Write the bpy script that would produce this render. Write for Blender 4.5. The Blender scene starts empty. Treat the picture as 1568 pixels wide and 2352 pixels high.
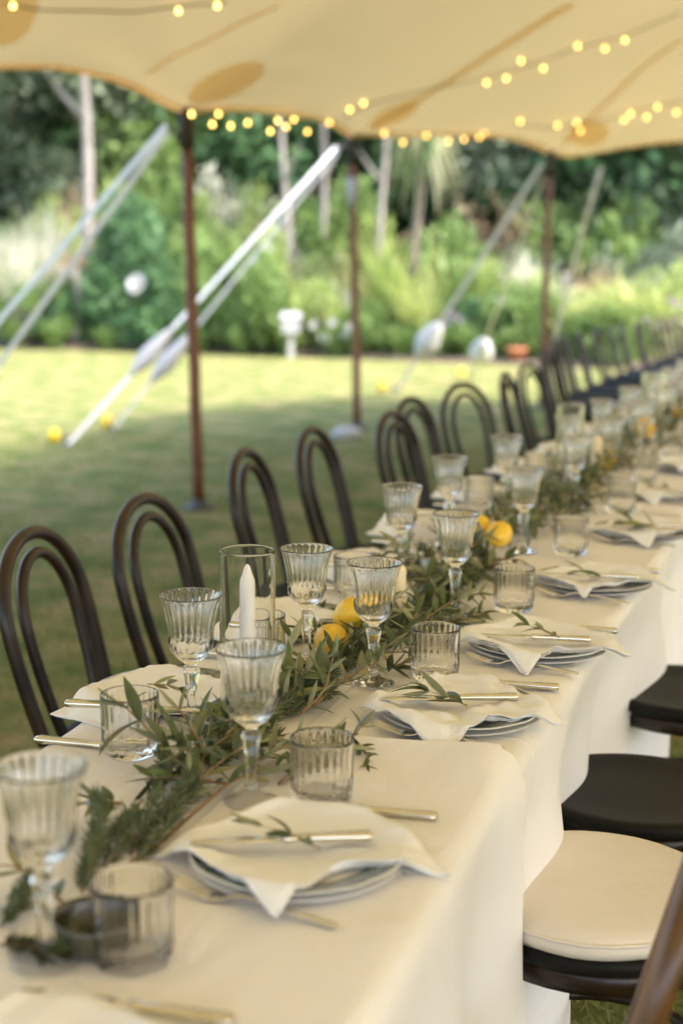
import bpy, math, random
import numpy as np
from mathutils import Vector, Matrix

random.seed(7)
rng = np.random.default_rng(11)
R = math.radians
S = bpy.context.scene
COL = S.collection

# ------------------------------------------------------------------ camera
F_PX, PITCH, YAW, ROLL, CAM_H = 3266.7, R(10.0), R(17.5), R(0.4), 1.47   # pixels of a 1568 x 2352 frame
_fw = np.array([-math.sin(YAW) * math.cos(PITCH), math.cos(YAW) * math.cos(PITCH), -math.sin(PITCH)])
_rt0 = np.array([math.cos(YAW), math.sin(YAW), 0.0])
_up0 = np.cross(_rt0, _fw)
_rt = _rt0 * math.cos(ROLL) + _up0 * math.sin(ROLL)
_up = -_rt0 * math.sin(ROLL) + _up0 * math.cos(ROLL)
_C = np.array([0, 0, CAM_H])
cd = bpy.data.cameras.new('camera')
cam = bpy.data.objects.new('camera', cd)
COL.objects.link(cam)
cam.matrix_world = Matrix(((_rt[0], _up[0], -_fw[0], 0), (_rt[1], _up[1], -_fw[1], 0),
                           (_rt[2], _up[2], -_fw[2], CAM_H), (0, 0, 0, 1)))
cd.sensor_fit = 'VERTICAL'; cd.sensor_height = 36; cd.sensor_width = 24; cd.lens = 50
cd.clip_start = 0.05; cd.clip_end = 600
cd.dof.use_dof = True; cd.dof.focus_distance = 2.36; cd.dof.aperture_fstop = 2.35
S.camera = cam

# ------------------------------------------------------------------ world, sun, exposure
SUN_EL, SUN_AZ = R(48), R(98)           # azimuth clockwise from +Y
w = bpy.data.worlds.new('World'); S.world = w; w.use_nodes = True
nt = w.node_tree; bg = nt.nodes['Background']
sky = nt.nodes.new('ShaderNodeTexSky'); sky.sky_type = 'NISHITA'; sky.sun_disc = False
sky.sun_elevation = SUN_EL; sky.sun_rotation = SUN_AZ; sky.dust_density = 3.2; sky.air_density = 0.9
nt.links.new(sky.outputs[0], bg.inputs[0]); bg.inputs[1].default_value = 0.15
sl = bpy.data.lights.new('sun', 'SUN'); sl.energy = 1.5; sl.angle = R(10); sl.color = (1.0, 0.96, 0.91)
sun = bpy.data.objects.new('sun', sl); COL.objects.link(sun)
sd = Vector((math.sin(SUN_AZ) * math.cos(SUN_EL), math.cos(SUN_AZ) * math.cos(SUN_EL), math.sin(SUN_EL)))
sun.rotation_euler = sd.to_track_quat('Z', 'Y').to_euler(); sun.location = sd * 30
S.view_settings.view_transform = 'Standard'; S.view_settings.look = 'None'
S.view_settings.gamma = 1; S.view_settings.use_curve_mapping = False
S.view_settings.exposure = 2.56
cy = S.cycles
cy.max_bounces = 24; cy.diffuse_bounces = 5; cy.glossy_bounces = 5; cy.transmission_bounces = 24
cy.transparent_max_bounces = 24; cy.caustics_reflective = False; cy.caustics_refractive = True
cy.sample_clamp_indirect = 8; cy.blur_glossy = 0.3; cy.use_denoising = True

# ------------------------------------------------------------------ pixel helpers (directions only; distance from what is touched)
def ray(px, py): return _fw * F_PX + _rt * (px - 784) + _up * (1176 - py)
def onz(px, py, z):
    d = ray(px, py); return _C + d * ((z - CAM_H) / d[2])
def col_at(px, dist, py=600):
    d = ray(px, py); h = math.hypot(d[0], d[1]); return np.array([d[0] / h * dist, d[1] / h * dist, 0.0])
def on_wall(px, py, a, b):               # ray meets the vertical plane through ground points a, b
    d = ray(px, py); n = np.array([b[1] - a[1], -(b[0] - a[0]), 0.0])
    t = (np.array([a[0], a[1], 0]) - _C) @ n / (d @ n); return _C + d * t

# ------------------------------------------------------------------ mesh helpers
def mesh(name, v, f, mats=(), smooth=True, fm=None):
    me = bpy.data.meshes.new(name)
    me.from_pydata(np.asarray(v, float).tolist(), [], [tuple(int(i) for i in q) for q in f])
    for m in mats: me.materials.append(m)
    if fm is not None: me.polygons.foreach_set('material_index', np.asarray(fm, dtype=np.int32))
    if smooth: me.polygons.foreach_set('use_smooth', np.ones(len(me.polygons), dtype=bool))
    me.update(); return me
def obj(name, me, parent=None, loc=(0, 0, 0), rot=(0, 0, 0), sc=(1, 1, 1)):
    o = bpy.data.objects.new(name, me); COL.objects.link(o)
    o.parent = parent; o.location = loc; o.rotation_euler = rot; o.scale = sc
    return o
def empty(name, loc=(0, 0, 0), rz=0.0):
    o = bpy.data.objects.new(name, None); COL.objects.link(o); o.empty_display_size = 0.1
    o.location = loc; o.rotation_euler = (0, 0, rz); return o
def tag(o, label, cat, group=None):
    o['label'] = label; o['category'] = cat
    if group: o['group'] = group
    return o
def copy_tree(o, parent=None):
    c = o.copy(); COL.objects.link(c); c.parent = parent
    for ch in KIDS.get(o.name, []): copy_tree(bpy.data.objects[ch], c)
    return c
KIDS = {}
def part(name, me, parent, **k):
    o = obj(name, me, parent, **k); KIDS.setdefault(parent.name, []).append(o.name); return o

class MB:
    def __init__(s): s.v = []; s.f = []; s.m = []; s.n = 0
    def add(s, v, f, m=0):
        v = np.asarray(v, float); s.v.append(v); s.f += [tuple(i + s.n for i in q) for q in f]
        s.m += [m] * len(f); s.n += len(v); return s
    def build(s, name, mats, smooth=True): return mesh(name, np.vstack(s.v), s.f, mats, smooth, s.m)
def box(x0, x1, y0, y1, z0, z1):
    v = [(x, y, z) for z in (z0, z1) for x, y in ((x0, y0), (x1, y0), (x1, y1), (x0, y1))]
    return v, [(0, 3, 2, 1), (4, 5, 6, 7), (0, 1, 5, 4), (1, 2, 6, 5), (2, 3, 7, 6), (3, 0, 4, 7)]
def tube(P, r, n=8, closed=False, caps=True):
    P = np.asarray(P, float); k = len(P); r = np.broadcast_to(np.asarray(r, float), (k,))
    if closed: T = np.roll(P, -1, 0) - np.roll(P, 1, 0)
    else: T = np.gradient(P, axis=0)
    T /= np.linalg.norm(T, axis=1)[:, None] + 1e-12
    N = np.cross(T[0], (0, 0, 1.0));
    if np.linalg.norm(N) < .05: N = np.cross(T[0], (0, 1.0, 0))
    V = []; a = np.arange(n) * 2 * math.pi / n
    for i in range(k):
        N = N - T[i] * (N @ T[i]); N /= np.linalg.norm(N) + 1e-12; B = np.cross(T[i], N)
        V.append(P[i] + r[i] * (np.cos(a)[:, None] * N + np.sin(a)[:, None] * B))
    V = np.vstack(V); Fc = []
    for i in range(k if closed else k - 1):
        j = (i + 1) % k
        for q in range(n):
            q2 = (q + 1) % n; Fc.append((i * n + q, i * n + q2, j * n + q2, j * n + q))
    if caps and not closed: Fc += [tuple(range(n))[::-1], tuple((k - 1) * n + q for q in range(n))]
    return V, Fc
def smooth_path(P, n=40):
    P = np.asarray(P, float); m = len(P); out = []
    Q = np.vstack([2 * P[0] - P[1], P, 2 * P[-1] - P[-2]])
    for t in np.linspace(0, m - 1 - 1e-9, n):
        i = int(t); u = t - i; a, b, c, d = Q[i:i + 4]
        out.append(.5 * (2 * b + (c - a) * u + (2 * a - 5 * b + 4 * c - d) * u * u + (-a + 3 * b - 3 * c + d) * u ** 3))
    return np.array(out)
def lathe(prof, n=32, mod=None):          # prof: (r, z) list, first and last on or off the axis
    V = []; Fc = []; a = np.arange(n) * 2 * math.pi / n
    for i, (r, z) in enumerate(prof):
        rr = r * (mod(i, a, z) if mod else 1.0) * np.ones(n)
        V.append(np.stack([rr * np.cos(a), rr * np.sin(a), np.full(n, z)], 1))
    V = np.vstack(V); k = len(prof)
    for i in range(k - 1):
        for q in range(n):
            q2 = (q + 1) % n; Fc.append((i * n + q, i * n + q2, (i + 1) * n + q2, (i + 1) * n + q))
    if prof[0][0] > 1e-6: Fc.append(tuple(range(n))[::-1])
    if prof[-1][0] > 1e-6: Fc.append(tuple((k - 1) * n + q for q in range(n)))
    return V, Fc
def vnoise(p, seed=0):                    # cheap smooth noise from sines, p (...,2|3)
    r = np.random.default_rng(seed); p = np.asarray(p, float); s = 0
    for k in range(6):
        d = r.normal(size=p.shape[-1]) * (1 + .5 * k); s = s + np.sin(p @ d + r.uniform(0, 6.28)) / (1 + .4 * k)
    return s / 2.6

# ------------------------------------------------------------------ materials
def M(name, c, rough=.6, c2=None, scale=20, bump=0, bscale=None, spec=.5, metal=0, trans=0, sss=0, coat=0, island=0.0, objvar=0.0, detail=4):
    m = bpy.data.materials.new(name); m.use_nodes = True; n = m.node_tree.nodes; L = m.node_tree.links
    b = n['Principled BSDF']; b.inputs['Roughness'].default_value = rough; b.inputs['Metallic'].default_value = metal
    b.inputs['Specular IOR Level'].default_value = spec; b.inputs['Coat Weight'].default_value = coat
    if sss: b.inputs['Subsurface Weight'].default_value = sss; b.inputs['Subsurface Radius'].default_value = (.01, .006, .004); b.inputs['Subsurface Scale'].default_value = 1
    out = None
    tc = n.new('ShaderNodeTexCoord')
    if c2 is not None:
        nz = n.new('ShaderNodeTexNoise'); nz.inputs['Scale'].default_value = scale; nz.inputs['Detail'].default_value = detail
        L.new(tc.outputs['Object'], nz.inputs['Vector'])
        rp = n.new('ShaderNodeMapRange'); rp.inputs[1].default_value = .32; rp.inputs[2].default_value = .68
        L.new(nz.outputs['Fac'], rp.inputs[0])
        mx = n.new('ShaderNodeMix'); mx.data_type = 'RGBA'; mx.inputs[6].default_value = (*c, 1); mx.inputs[7].default_value = (*c2, 1)
        fac = rp.outputs[0]
        if island:
            g = n.new('ShaderNodeNewGeometry'); ma = n.new('ShaderNodeMath'); ma.operation = 'MULTIPLY_ADD'
            ma.inputs[1].default_value = island; L.new(g.outputs['Random Per Island'], ma.inputs[0])
            mb = n.new('ShaderNodeMath'); mb.operation = 'MULTIPLY'; mb.inputs[1].default_value = 1 - island; L.new(fac, mb.inputs[0])
            L.new(mb.outputs[0], ma.inputs[2]); fac = ma.outputs[0]
        L.new(fac, mx.inputs[0]); out = mx.outputs[2]
        if objvar:
            oi = n.new('ShaderNodeObjectInfo'); hs = n.new('ShaderNodeHueSaturation')
            mv = n.new('ShaderNodeMapRange'); mv.inputs[3].default_value = 1 - objvar; mv.inputs[4].default_value = 1 + objvar
            L.new(oi.outputs['Random'], mv.inputs[0]); L.new(mv.outputs[0], hs.inputs['Value']); L.new(out, hs.inputs['Color']); out = hs.outputs[0]
        L.new(out, b.inputs['Base Color'])
    else: b.inputs['Base Color'].default_value = (*c, 1)
    if bump:
        nb = n.new('ShaderNodeTexNoise'); nb.inputs['Scale'].default_value = bscale or scale * 4; nb.inputs['Detail'].default_value = 5
        L.new(tc.outputs['Object'], nb.inputs['Vector'])
        bp = n.new('ShaderNodeBump'); bp.inputs['Strength'].default_value = bump; bp.inputs['Distance'].default_value = .01
        L.new(nb.outputs['Fac'], bp.inputs['Height']); L.new(bp.outputs[0], b.inputs['Normal'])
    if trans:
        tr = n.new('ShaderNodeBsdfTranslucent'); ms = n.new('ShaderNodeMixShader'); ms.inputs[0].default_value = trans
        if out is not None: L.new(out, tr.inputs[0])
        else: tr.inputs[0].default_value = (*c, 1)
        L.new(b.outputs[0], ms.inputs[1]); L.new(tr.outputs[0], ms.inputs[2]); L.new(ms.outputs[0], n['Material Output'].inputs[0])
    return m
def emit(name, c, s):
    m = bpy.data.materials.new(name); m.use_nodes = True; n = m.node_tree.nodes
    b = n['Principled BSDF']; b.inputs['Base Color'].default_value = (*c, 1)
    b.inputs['Emission Color'].default_value = (*c, 1); b.inputs['Emission Strength'].default_value = s; return m
def glass(name, c=(1, 1, 1), ior=1.5, rough=0.0, mixg=1.0):
    m = bpy.data.materials.new(name); m.use_nodes = True; n = m.node_tree.nodes; n.remove(n['Principled BSDF'])
    g = n.new('ShaderNodeBsdfGlass'); g.inputs['Color'].default_value = (*c, 1); g.inputs['IOR'].default_value = ior; g.inputs['Roughness'].default_value = rough
    t = n.new('ShaderNodeBsdfTransparent'); ms = n.new('ShaderNodeMixShader'); ms.inputs[0].default_value = mixg
    L = m.node_tree.links; L.new(t.outputs[0], ms.inputs[1]); L.new(g.outputs[0], ms.inputs[2]); L.new(ms.outputs[0], n['Material Output'].inputs[0]); return m
def weave(name, c, c2, rough=.85, scale=900, trans=0.0, bump=.25, crease=0.0):
    m = M(name, c, rough, c2, 9, trans=trans, spec=.2); n = m.node_tree.nodes; L = m.node_tree.links; b = n['Principled BSDF']
    tc = n.new('ShaderNodeTexCoord'); bp = n.new('ShaderNodeBump'); bp.inputs['Strength'].default_value = bump; bp.inputs['Distance'].default_value = .0006
    wv = [n.new('ShaderNodeTexWave') for _ in range(2)]
    for q, ww in enumerate(wv):
        ww.bands_direction = 'XY'[q]; ww.inputs['Scale'].default_value = scale / 6; ww.inputs['Distortion'].default_value = 2
        L.new(tc.outputs['Object'], ww.inputs['Vector'])
    ad = n.new('ShaderNodeMath'); ad.operation = 'ADD'; L.new(wv[0].outputs['Fac'], ad.inputs[0]); L.new(wv[1].outputs['Fac'], ad.inputs[1])
    L.new(ad.outputs[0], bp.inputs['Height'])
    nz = n.new('ShaderNodeTexNoise'); nz.inputs['Scale'].default_value = 7; nz.inputs['Detail'].default_value = 6; L.new(tc.outputs['Object'], nz.inputs['Vector'])
    bp2 = n.new('ShaderNodeBump'); bp2.inputs['Strength'].default_value = .35; bp2.inputs['Distance'].default_value = .012
    L.new(nz.outputs['Fac'], bp2.inputs['Height']); L.new(bp.outputs[0], bp2.inputs['Normal']); L.new(bp2.outputs[0], b.inputs['Normal'])
    if crease:                             # pressed fold lines across and along, and long soft wrinkles
        sx = n.new('ShaderNodeSeparateXYZ'); L.new(tc.outputs['Object'], sx.inputs[0]); hs = []
        for ax, per in (('Y', crease), ('X', .232)):
            pp = n.new('ShaderNodeMath'); pp.operation = 'PINGPONG'; pp.inputs[1].default_value = per; L.new(sx.outputs[ax], pp.inputs[0])
            mr = n.new('ShaderNodeMapRange'); mr.inputs[1].default_value = 0; mr.inputs[2].default_value = .007; mr.inputs[3].default_value = 1; mr.inputs[4].default_value = 0; mr.interpolation_type = 'SMOOTHSTEP'; L.new(pp.outputs[0], mr.inputs[0]); hs.append(mr)
        ad2 = n.new('ShaderNodeMath'); ad2.operation = 'ADD'; L.new(hs[0].outputs[0], ad2.inputs[0]); L.new(hs[1].outputs[0], ad2.inputs[1])
        b3 = n.new('ShaderNodeBump'); b3.inputs['Strength'].default_value = .7; b3.inputs['Distance'].default_value = .0022; L.new(ad2.outputs[0], b3.inputs['Height']); L.new(bp2.outputs[0], b3.inputs['Normal'])
        mp = n.new('ShaderNodeMapping'); mp.inputs['Scale'].default_value = (4, 2.2, 2.2); L.new(tc.outputs['Object'], mp.inputs[0])
        n4 = n.new('ShaderNodeTexNoise'); n4.inputs['Scale'].default_value = 2.4; n4.inputs['Detail'].default_value = 3; n4.inputs['Distortion'].default_value = 1.2; L.new(mp.outputs[0], n4.inputs['Vector'])
        b4 = n.new('ShaderNodeBump'); b4.inputs['Strength'].default_value = .34; b4.inputs['Distance'].default_value = .02; L.new(n4.outputs['Fac'], b4.inputs['Height']); L.new(b3.outputs[0], b4.inputs['Normal']); L.new(b4.outputs[0], b.inputs['Normal'])
    return m

MT = dict(
    cloth=weave('table_linen', (.84, .815, .80), (.87, .85, .84), trans=.06, crease=.52),
    napkin=weave('napkin_linen', (.90, .885, .86), (.92, .91, .89), scale=1200, trans=.12),
    cushion=weave('cushion_canvas', (.76, .69, .60), (.80, .74, .66)),
    china=M('white_china', (.78, .77, .75), .12, (.80, .79, .78), 8, coat=.3),
    glaze=M('grey_green_glaze', (.045, .06, .055), .2, (.20, .23, .21), 60, coat=.3, detail=6),
    steel=M('polished_cutlery', (.78, .74, .66), .14, (.70, .65, .56), 60, metal=1),
    glass=glass('crystal', (1, 1, 1), 1.45),
    cylglass=glass('cylinder_glass', (1, 1, 1), 1.4),
    wax=M('white_wax', (.82, .79, .72), .45, (.86, .83, .78), 12, sss=.2),
    creamwax=M('cream_wax', (.80, .66, .42), .45, (.84, .70, .47), 12, sss=.2),
    wick=M('wick', (.03, .025, .02), .9),
    lemon=M('lemon_skin', (.78, .46, .02), .38, (.85, .56, .05), 9, bump=.25, bscale=160, sss=.1),
    leaf_top=M('olive_leaf_top', (.045, .078, .022), .34, (.115, .15, .05), 40, objvar=.35, trans=.12),
    leaf_under=M('olive_leaf_underside', (.21, .23, .12), .6, (.31, .31, .18), 40, objvar=.3, trans=.12),
    leaf_yellow=M('olive_leaf_young', (.22, .22, .06), .4, (.30, .27, .10), 40, objvar=.25, trans=.2),
    needle=M('rosemary_needle', (.026, .045, .012), .5, (.125, .145, .048), 30, island=.7, trans=.1),
    stem=M('olive_stem', (.22, .12, .05), .7, (.33, .22, .11), 60, bump=.4, bscale=300),
    wood=M('dark_bentwood', (.006, .0042, .003), .36, (.032, .0145, .0055), 14, bump=.06, bscale=60, coat=.08, spec=.4),
    wood_highlit=M('highlit_bentwood', (.16, .062, .010), .35, (.035, .017, .006), 7, coat=.2),  # the dark chair wood with its brown highlights put into the colour
    seat=M('dark_seat', (.006, .006, .005), .55, (.011, .010, .008), 12, bump=.05, bscale=50, spec=.18),
    ply=M('table_board', (.35, .25, .15), .6, (.42, .31, .2), 6),
    iron=M('dark_iron', (.04, .04, .045), .5, (.07, .07, .07), 30),
    pole=M('tent_pole_wood', (.115, .036, .016), .5, (.20, .075, .034), 5, bump=.2, bscale=40),
    rubber=M('pole_cap_rubber', (.03, .022, .018), .7),
    patch=M('tent_patch', (.92, .77, .50), .8, (.88, .73, .46), 30, trans=.88, spec=.1),
    seam=M('tent_seam', (.88, .70, .44), .8, (.84, .66, .40), 30, trans=.86, spec=.1),
    strap=M('white_webbing', (.80, .81, .85), .6, (.84, .85, .88), 30, bump=.2, bscale=200),
    strap_grey=M('grey_webbing', (.66, .64, .62), .6, (.72, .70, .67), 30),
    cover=M('ratchet_cover_cloth', (.52, .51, .50), .7, (.44, .43, .42), 12, bump=.4, bscale=25),
    yellow=M('yellow_plastic', (.85, .58, .02), .4, (.80, .52, .02), 20),
    bulb=emit('lit_bulb', (1.0, .60, .14), 1.9),
    wire=M('light_wire', (.22, .18, .10), .6),
    bowl=M('dark_glaze', (.035, .035, .022), .2, (.06, .055, .03), 20, coat=.4),
    whitepaint=M('white_paint', (.36, .36, .35), .5, (.30, .30, .29), 8),
    greypost=M('grey_timber', (.34, .33, .31), .8, (.42, .41, .38), 9),
    bark=M('pale_bark', (.24, .21, .185), .85, (.34, .305, .28), 5, bump=.5, bscale=14),
    bark_dark=M('dark_bark', (.09, .07, .055), .9, (.16, .13, .10), 6, bump=.6, bscale=12),
    rose=M('white_petal', (.55, .54, .51), .5, (.60, .59, .56), 20, trans=.2),
    purple=M('purple_petal', (.36, .22, .38), .5, (.46, .32, .46), 20, trans=.2),
    terracotta=M('terracotta', (.45, .17, .08), .8, (.52, .22, .11), 14),
)
def fol(name, a, b, tr=.3):
    a, b = (tuple(.78 * q + .22 * sum(k) / 3 for q in k) for k in (a, b))
    if name.startswith(('dark', 'deep')): a = tuple(q * 1.9 + .014 for q in a); b = tuple(q * 1.75 + .018 for q in b)
    if name.startswith(('mid', 'bright', 'blue')): a = (a[0] * 1.45, a[1] * 1.22, a[2] * 1.05); b = (b[0] * 1.35, b[1] * 1.2, b[2] * 1.1)
    return M(name, a, .5, b, 1.3, island=.55, trans=tr, spec=.35)
FO = dict(
    deep=fol('deep_green_leaf', (0.021, 0.062, 0.018), (0.069, 0.171, 0.040)),
    mid=fol('mid_green_leaf', (0.069, 0.164, 0.036), (0.193, 0.338, 0.076)),
    bright=fol('bright_green_leaf', (0.149, 0.294, 0.055), (0.381, 0.497, 0.120)),
    lime=fol('yellow_green_blade', (0.265, 0.381, 0.062), (0.671, 0.671, 0.193)),
    pale=fol('pale_dry_blade', (0.497, 0.482, 0.294), (0.750, 0.750, 0.613)),
    blue=fol('blue_green_leaf', (0.076, 0.135, 0.091), (0.193, 0.279, 0.193)),
    dark=fol('dark_forest_leaf', (0.016, 0.036, 0.017), (0.055, 0.091, 0.036)),
    dry=fol('dry_brown_leaf', (0.251, 0.164, 0.076), (0.497, 0.366, 0.193)),
    olive=fol('olive_hanging_blade', (.15, .165, .05), (.34, .33, .14)),
    golden=fol('golden_hanging_blade', (0.410, 0.352, 0.076), (0.729, 0.627, 0.222)),
)

# tent canvas: diffuse plus translucent, so that the sun on top glows through
def canvas():
    m = bpy.data.materials.new('tent_canvas'); m.use_nodes = True; n = m.node_tree.nodes; L = m.node_tree.links
    n.remove(n['Principled BSDF']); tc = n.new('ShaderNodeTexCoord')
    nz = n.new('ShaderNodeTexNoise'); nz.inputs['Scale'].default_value = .8; nz.inputs['Detail'].default_value = 6; L.new(tc.outputs['Object'], nz.inputs['Vector'])
    mx = n.new('ShaderNodeMix'); mx.data_type = 'RGBA'; mx.inputs[6].default_value = (.62, .475, .235, 1); mx.inputs[7].default_value = (.68, .53, .275, 1); L.new(nz.outputs['Fac'], mx.inputs[0])
    d = n.new('ShaderNodeBsdfDiffuse'); t = n.new('ShaderNodeBsdfTranslucent')
    L.new(mx.outputs[2], d.inputs[0]); L.new(mx.outputs[2], t.inputs[0])
    s = n.new('ShaderNodeMixShader'); s.inputs[0].default_value = .175
    L.new(d.outputs[0], s.inputs[1]); L.new(t.outputs[0], s.inputs[2]); L.new(s.outputs[0], n['Material Output'].inputs[0]); return m
MT['canvas'] = canvas()

# lawn
def lawn_mat():
    m = bpy.data.materials.new('mown_grass'); m.use_nodes = True; n = m.node_tree.nodes; L = m.node_tree.links; b = n['Principled BSDF']
    tc = n.new('ShaderNodeTexCoord'); cr = n.new('ShaderNodeValToRGB')
    a = n.new('ShaderNodeTexNoise'); a.inputs['Scale'].default_value = 3.0; a.inputs['Detail'].default_value = 8; a.inputs['Roughness'].default_value = .62
    L.new(tc.outputs['Object'], a.inputs['Vector']); L.new(a.outputs['Fac'], cr.inputs[0])
    e = cr.color_ramp.elements; e[0].position = .38; e[0].color = (.098, .135, .032, 1); e[1].position = .64; e[1].color = (.30, .24, .115, 1)
    x = e.new(.50); x.color = (.185, .195, .062, 1)
    f = n.new('ShaderNodeTexNoise'); f.inputs['Scale'].default_value = 55; f.inputs['Detail'].default_value = 4; L.new(tc.outputs['Object'], f.inputs['Vector'])
    mm = n.new('ShaderNodeMix'); mm.data_type = 'RGBA'; mm.blend_type = 'OVERLAY'; mm.inputs[0].default_value = .45
    L.new(cr.outputs[0], mm.inputs[6]); L.new(f.outputs['Fac'], mm.inputs[7]); L.new(mm.outputs[2], b.inputs['Base Color'])
    b.inputs['Roughness'].default_value = .9; b.inputs['Specular IOR Level'].default_value = .15
    bp = n.new('ShaderNodeBump'); bp.inputs['Strength'].default_value = .6; bp.inputs['Distance'].default_value = .03
    L.new(f.outputs['Fac'], bp.inputs['Height']); L.new(bp.outputs[0], b.inputs['Normal']); return m
MT['lawn'] = lawn_mat()
MT['soil'] = M('garden_soil', (.05, .035, .022), .95, (.12, .09, .06), 3, bump=.6, bscale=20)
MT['hill'] = M('bushy_hillside', (.045, .055, .03), .95, (.11, .11, .065), .5, bump=.8, bscale=2)

# ------------------------------------------------------------------ ground
def sheet(name, x0, x1, y0, y1, nx, ny, zf, mat):
    X, Y = np.meshgrid(np.linspace(x0, x1, nx), np.linspace(y0, y1, ny)); Z = zf(X, Y)
    f = [(j * nx + i, j * nx + i + 1, (j + 1) * nx + i + 1, (j + 1) * nx + i) for j in range(ny - 1) for i in range(nx - 1)]
    o = obj(name, mesh(name, np.stack([X, Y, Z], -1).reshape(-1, 3), f, [mat])); o['kind'] = 'structure'; return o
BED_Y0 = lambda x: 20.7 + .35 * np.sin(x * .5) - .02 * x       # where the mown lawn meets the planting
sheet('lawn', -130, 130, -80, 180, 60, 60, lambda X, Y: 0 * X, MT['lawn'])
bx = np.linspace(-30, 16, 93)
v = []; 
for x in bx:
    y0 = float(BED_Y0(x)); v += [(x, y0, .004), (x, y0 + .15, .06), (x, y0 + 2, .12), (x, y0 + 9, .3)]
f = [(i * 4 + k, (i + 1) * 4 + k, (i + 1) * 4 + k + 1, i * 4 + k + 1) for i in range(len(bx) - 1) for k in range(3)]
o = obj('garden_bed', mesh('garden_bed', v, f, [MT['soil']])); o['kind'] = 'structure'
sheet('hillside', -70, 45, 29, 110, 60, 50, lambda X, Y: np.clip((Y - 29.5) * .34, -.2, 16) + .5 * np.sin(X * .31 + Y * .2) * np.clip((Y - 30) * .2, 0, 1), MT['hill'])

# short grass standing in the lawn
gx = []; N = 52000
P = np.stack([rng.uniform(-7.2, 1.0, N * 2), 1.6 + 9.5 * rng.uniform(0, 1, N * 2) ** 1.25], 1)
P = P[(P[:, 0] < -.06 * P[:, 1] + .35) & (P[:, 0] > -.72 * P[:, 1] - .4)]
n = len(P); a = rng.uniform(0, 6.28, n); h = rng.uniform(.018, .045, n) * (.8 + .4 * vnoise(P * 2.2, 3)); lw = rng.uniform(.002, .0042, n)
lean = rng.normal(0, .018, (n, 2))
v = np.empty((n, 3, 3)); v[:, 0] = np.c_[P[:, 0] - lw * np.cos(a), P[:, 1] - lw * np.sin(a), np.zeros(n)]
v[:, 1] = np.c_[P[:, 0] + lw * np.cos(a), P[:, 1] + lw * np.sin(a), np.zeros(n)]; v[:, 2] = np.c_[P + lean, h]
MT['blade'] = M('grass_blade', (.13, .19, .04), .7, (.36, .33, .13), 3.0, island=.5, trans=.25)
o = obj('grass', mesh('grass', v.reshape(-1, 3), np.arange(n * 3).reshape(-1, 3), [MT['blade']], False))
o['kind'] = 'stuff'; o['label'] = 'short mown grass standing on the lawn round the chairs'; o['category'] = 'grass'

# ------------------------------------------------------------------ tent
P1 = np.array([-3.36, 7.78]); P2 = np.array([-3.68, 12.06]); P3 = np.array([-2.38, 14.5]); P4 = np.array([2.6, 15.6]); P0 = np.array([-5.3, 4.3])
def wl(lst, a, b): return [on_wall(px, py, a, b) for px, py in lst]
E1 = wl([(0, 146), (60, 145), (120, 146), (180, 154), (240, 168), (285, 183), (325, 200), (365, 222), (400, 240)], P0, P1)
p1t = on_wall(427, 250, P1, P1 + _rt[:2]); p2t = on_wall(808, 310, P2, P2 + _rt[:2]); p3t = on_wall(1262, 348, P3, P3 + _rt[:2])
E2 = wl([(455, 247), (500, 244), (560, 243), (620, 248), (680, 257), (730, 268), (775, 286), (795, 299)], P1, P2)
E3 = wl([(830, 303), (870, 305), (930, 306), (1000, 306), (1070, 306), (1134, 309), (1190, 317), (1230, 332)], P2, P3)
E4 = wl([(1310, 355), (1350, 349), (1384, 343), (1430, 334), (1484, 327), (1530, 322), (1568, 319)], P3, P4)
edge = [np.array(q) for q in ((-8.2, -5.0, 2.45), (-7.6, -2.5, 2.6), (-6.9, -.2, 2.62), (-6.3, 2.0, 2.6), (-5.3, 4.3, 2.6))] + E1 + [p1t] + E2 + [p2t] + E3 + [p3t] + E4
q = edge[-1]; edge += [q + [.9, .14, .05], q + [2.4, .4, .0], q + [3.9, .6, -.1], np.array([5.5, 15.2, 2.5])]
edge = np.array(edge); i1 = 5 + len(E1); i2 = i1 + 1 + len(E2); i3 = i2 + 1 + len(E3)
# inner line of the roof (under the ridge), then mirrored down to the far right-hand edge
NW = 46; V = []
for k, e in enumerate(edge):
    t = np.clip((e[1] + 5) / 19.5, 0, 1)
    if k > i3: t = 1.0
    rid = np.array([1.2 + .6 * t, -5 + 15.2 * t, 3.75])
    if k > i3: rid = rid + [(k - i3) * .12, 0, 0]
    for j in range(NW):
        w_ = (j / (NW - 1)) ** 1.25; xy = e[:2] * (1 - w_) + rid[:2] * w_
        z = e[2] + (rid[2] - e[2]) * (1 - (1 - w_) ** 1.55)
        for pt in (p1t, p2t, p3t):
            d = np.hypot(xy[0] - pt[0], xy[1] - pt[1]); th_ = math.atan2(xy[1] - pt[1], xy[0] - pt[0]); z -= .07 * d * math.exp(-(d / .7) ** 1.4) + .016 * min(d / .3, 1) * math.sin(11 * th_) * math.exp(-d / .9)
        V.append((xy[0], xy[1], z))
K = len(edge); f = [(i * NW + j, (i + 1) * NW + j, (i + 1) * NW + j + 1, i * NW + j + 1) for i in range(K - 1) for j in range(NW - 1)]
CV = np.array(V).reshape(K, NW, 3)
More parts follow.
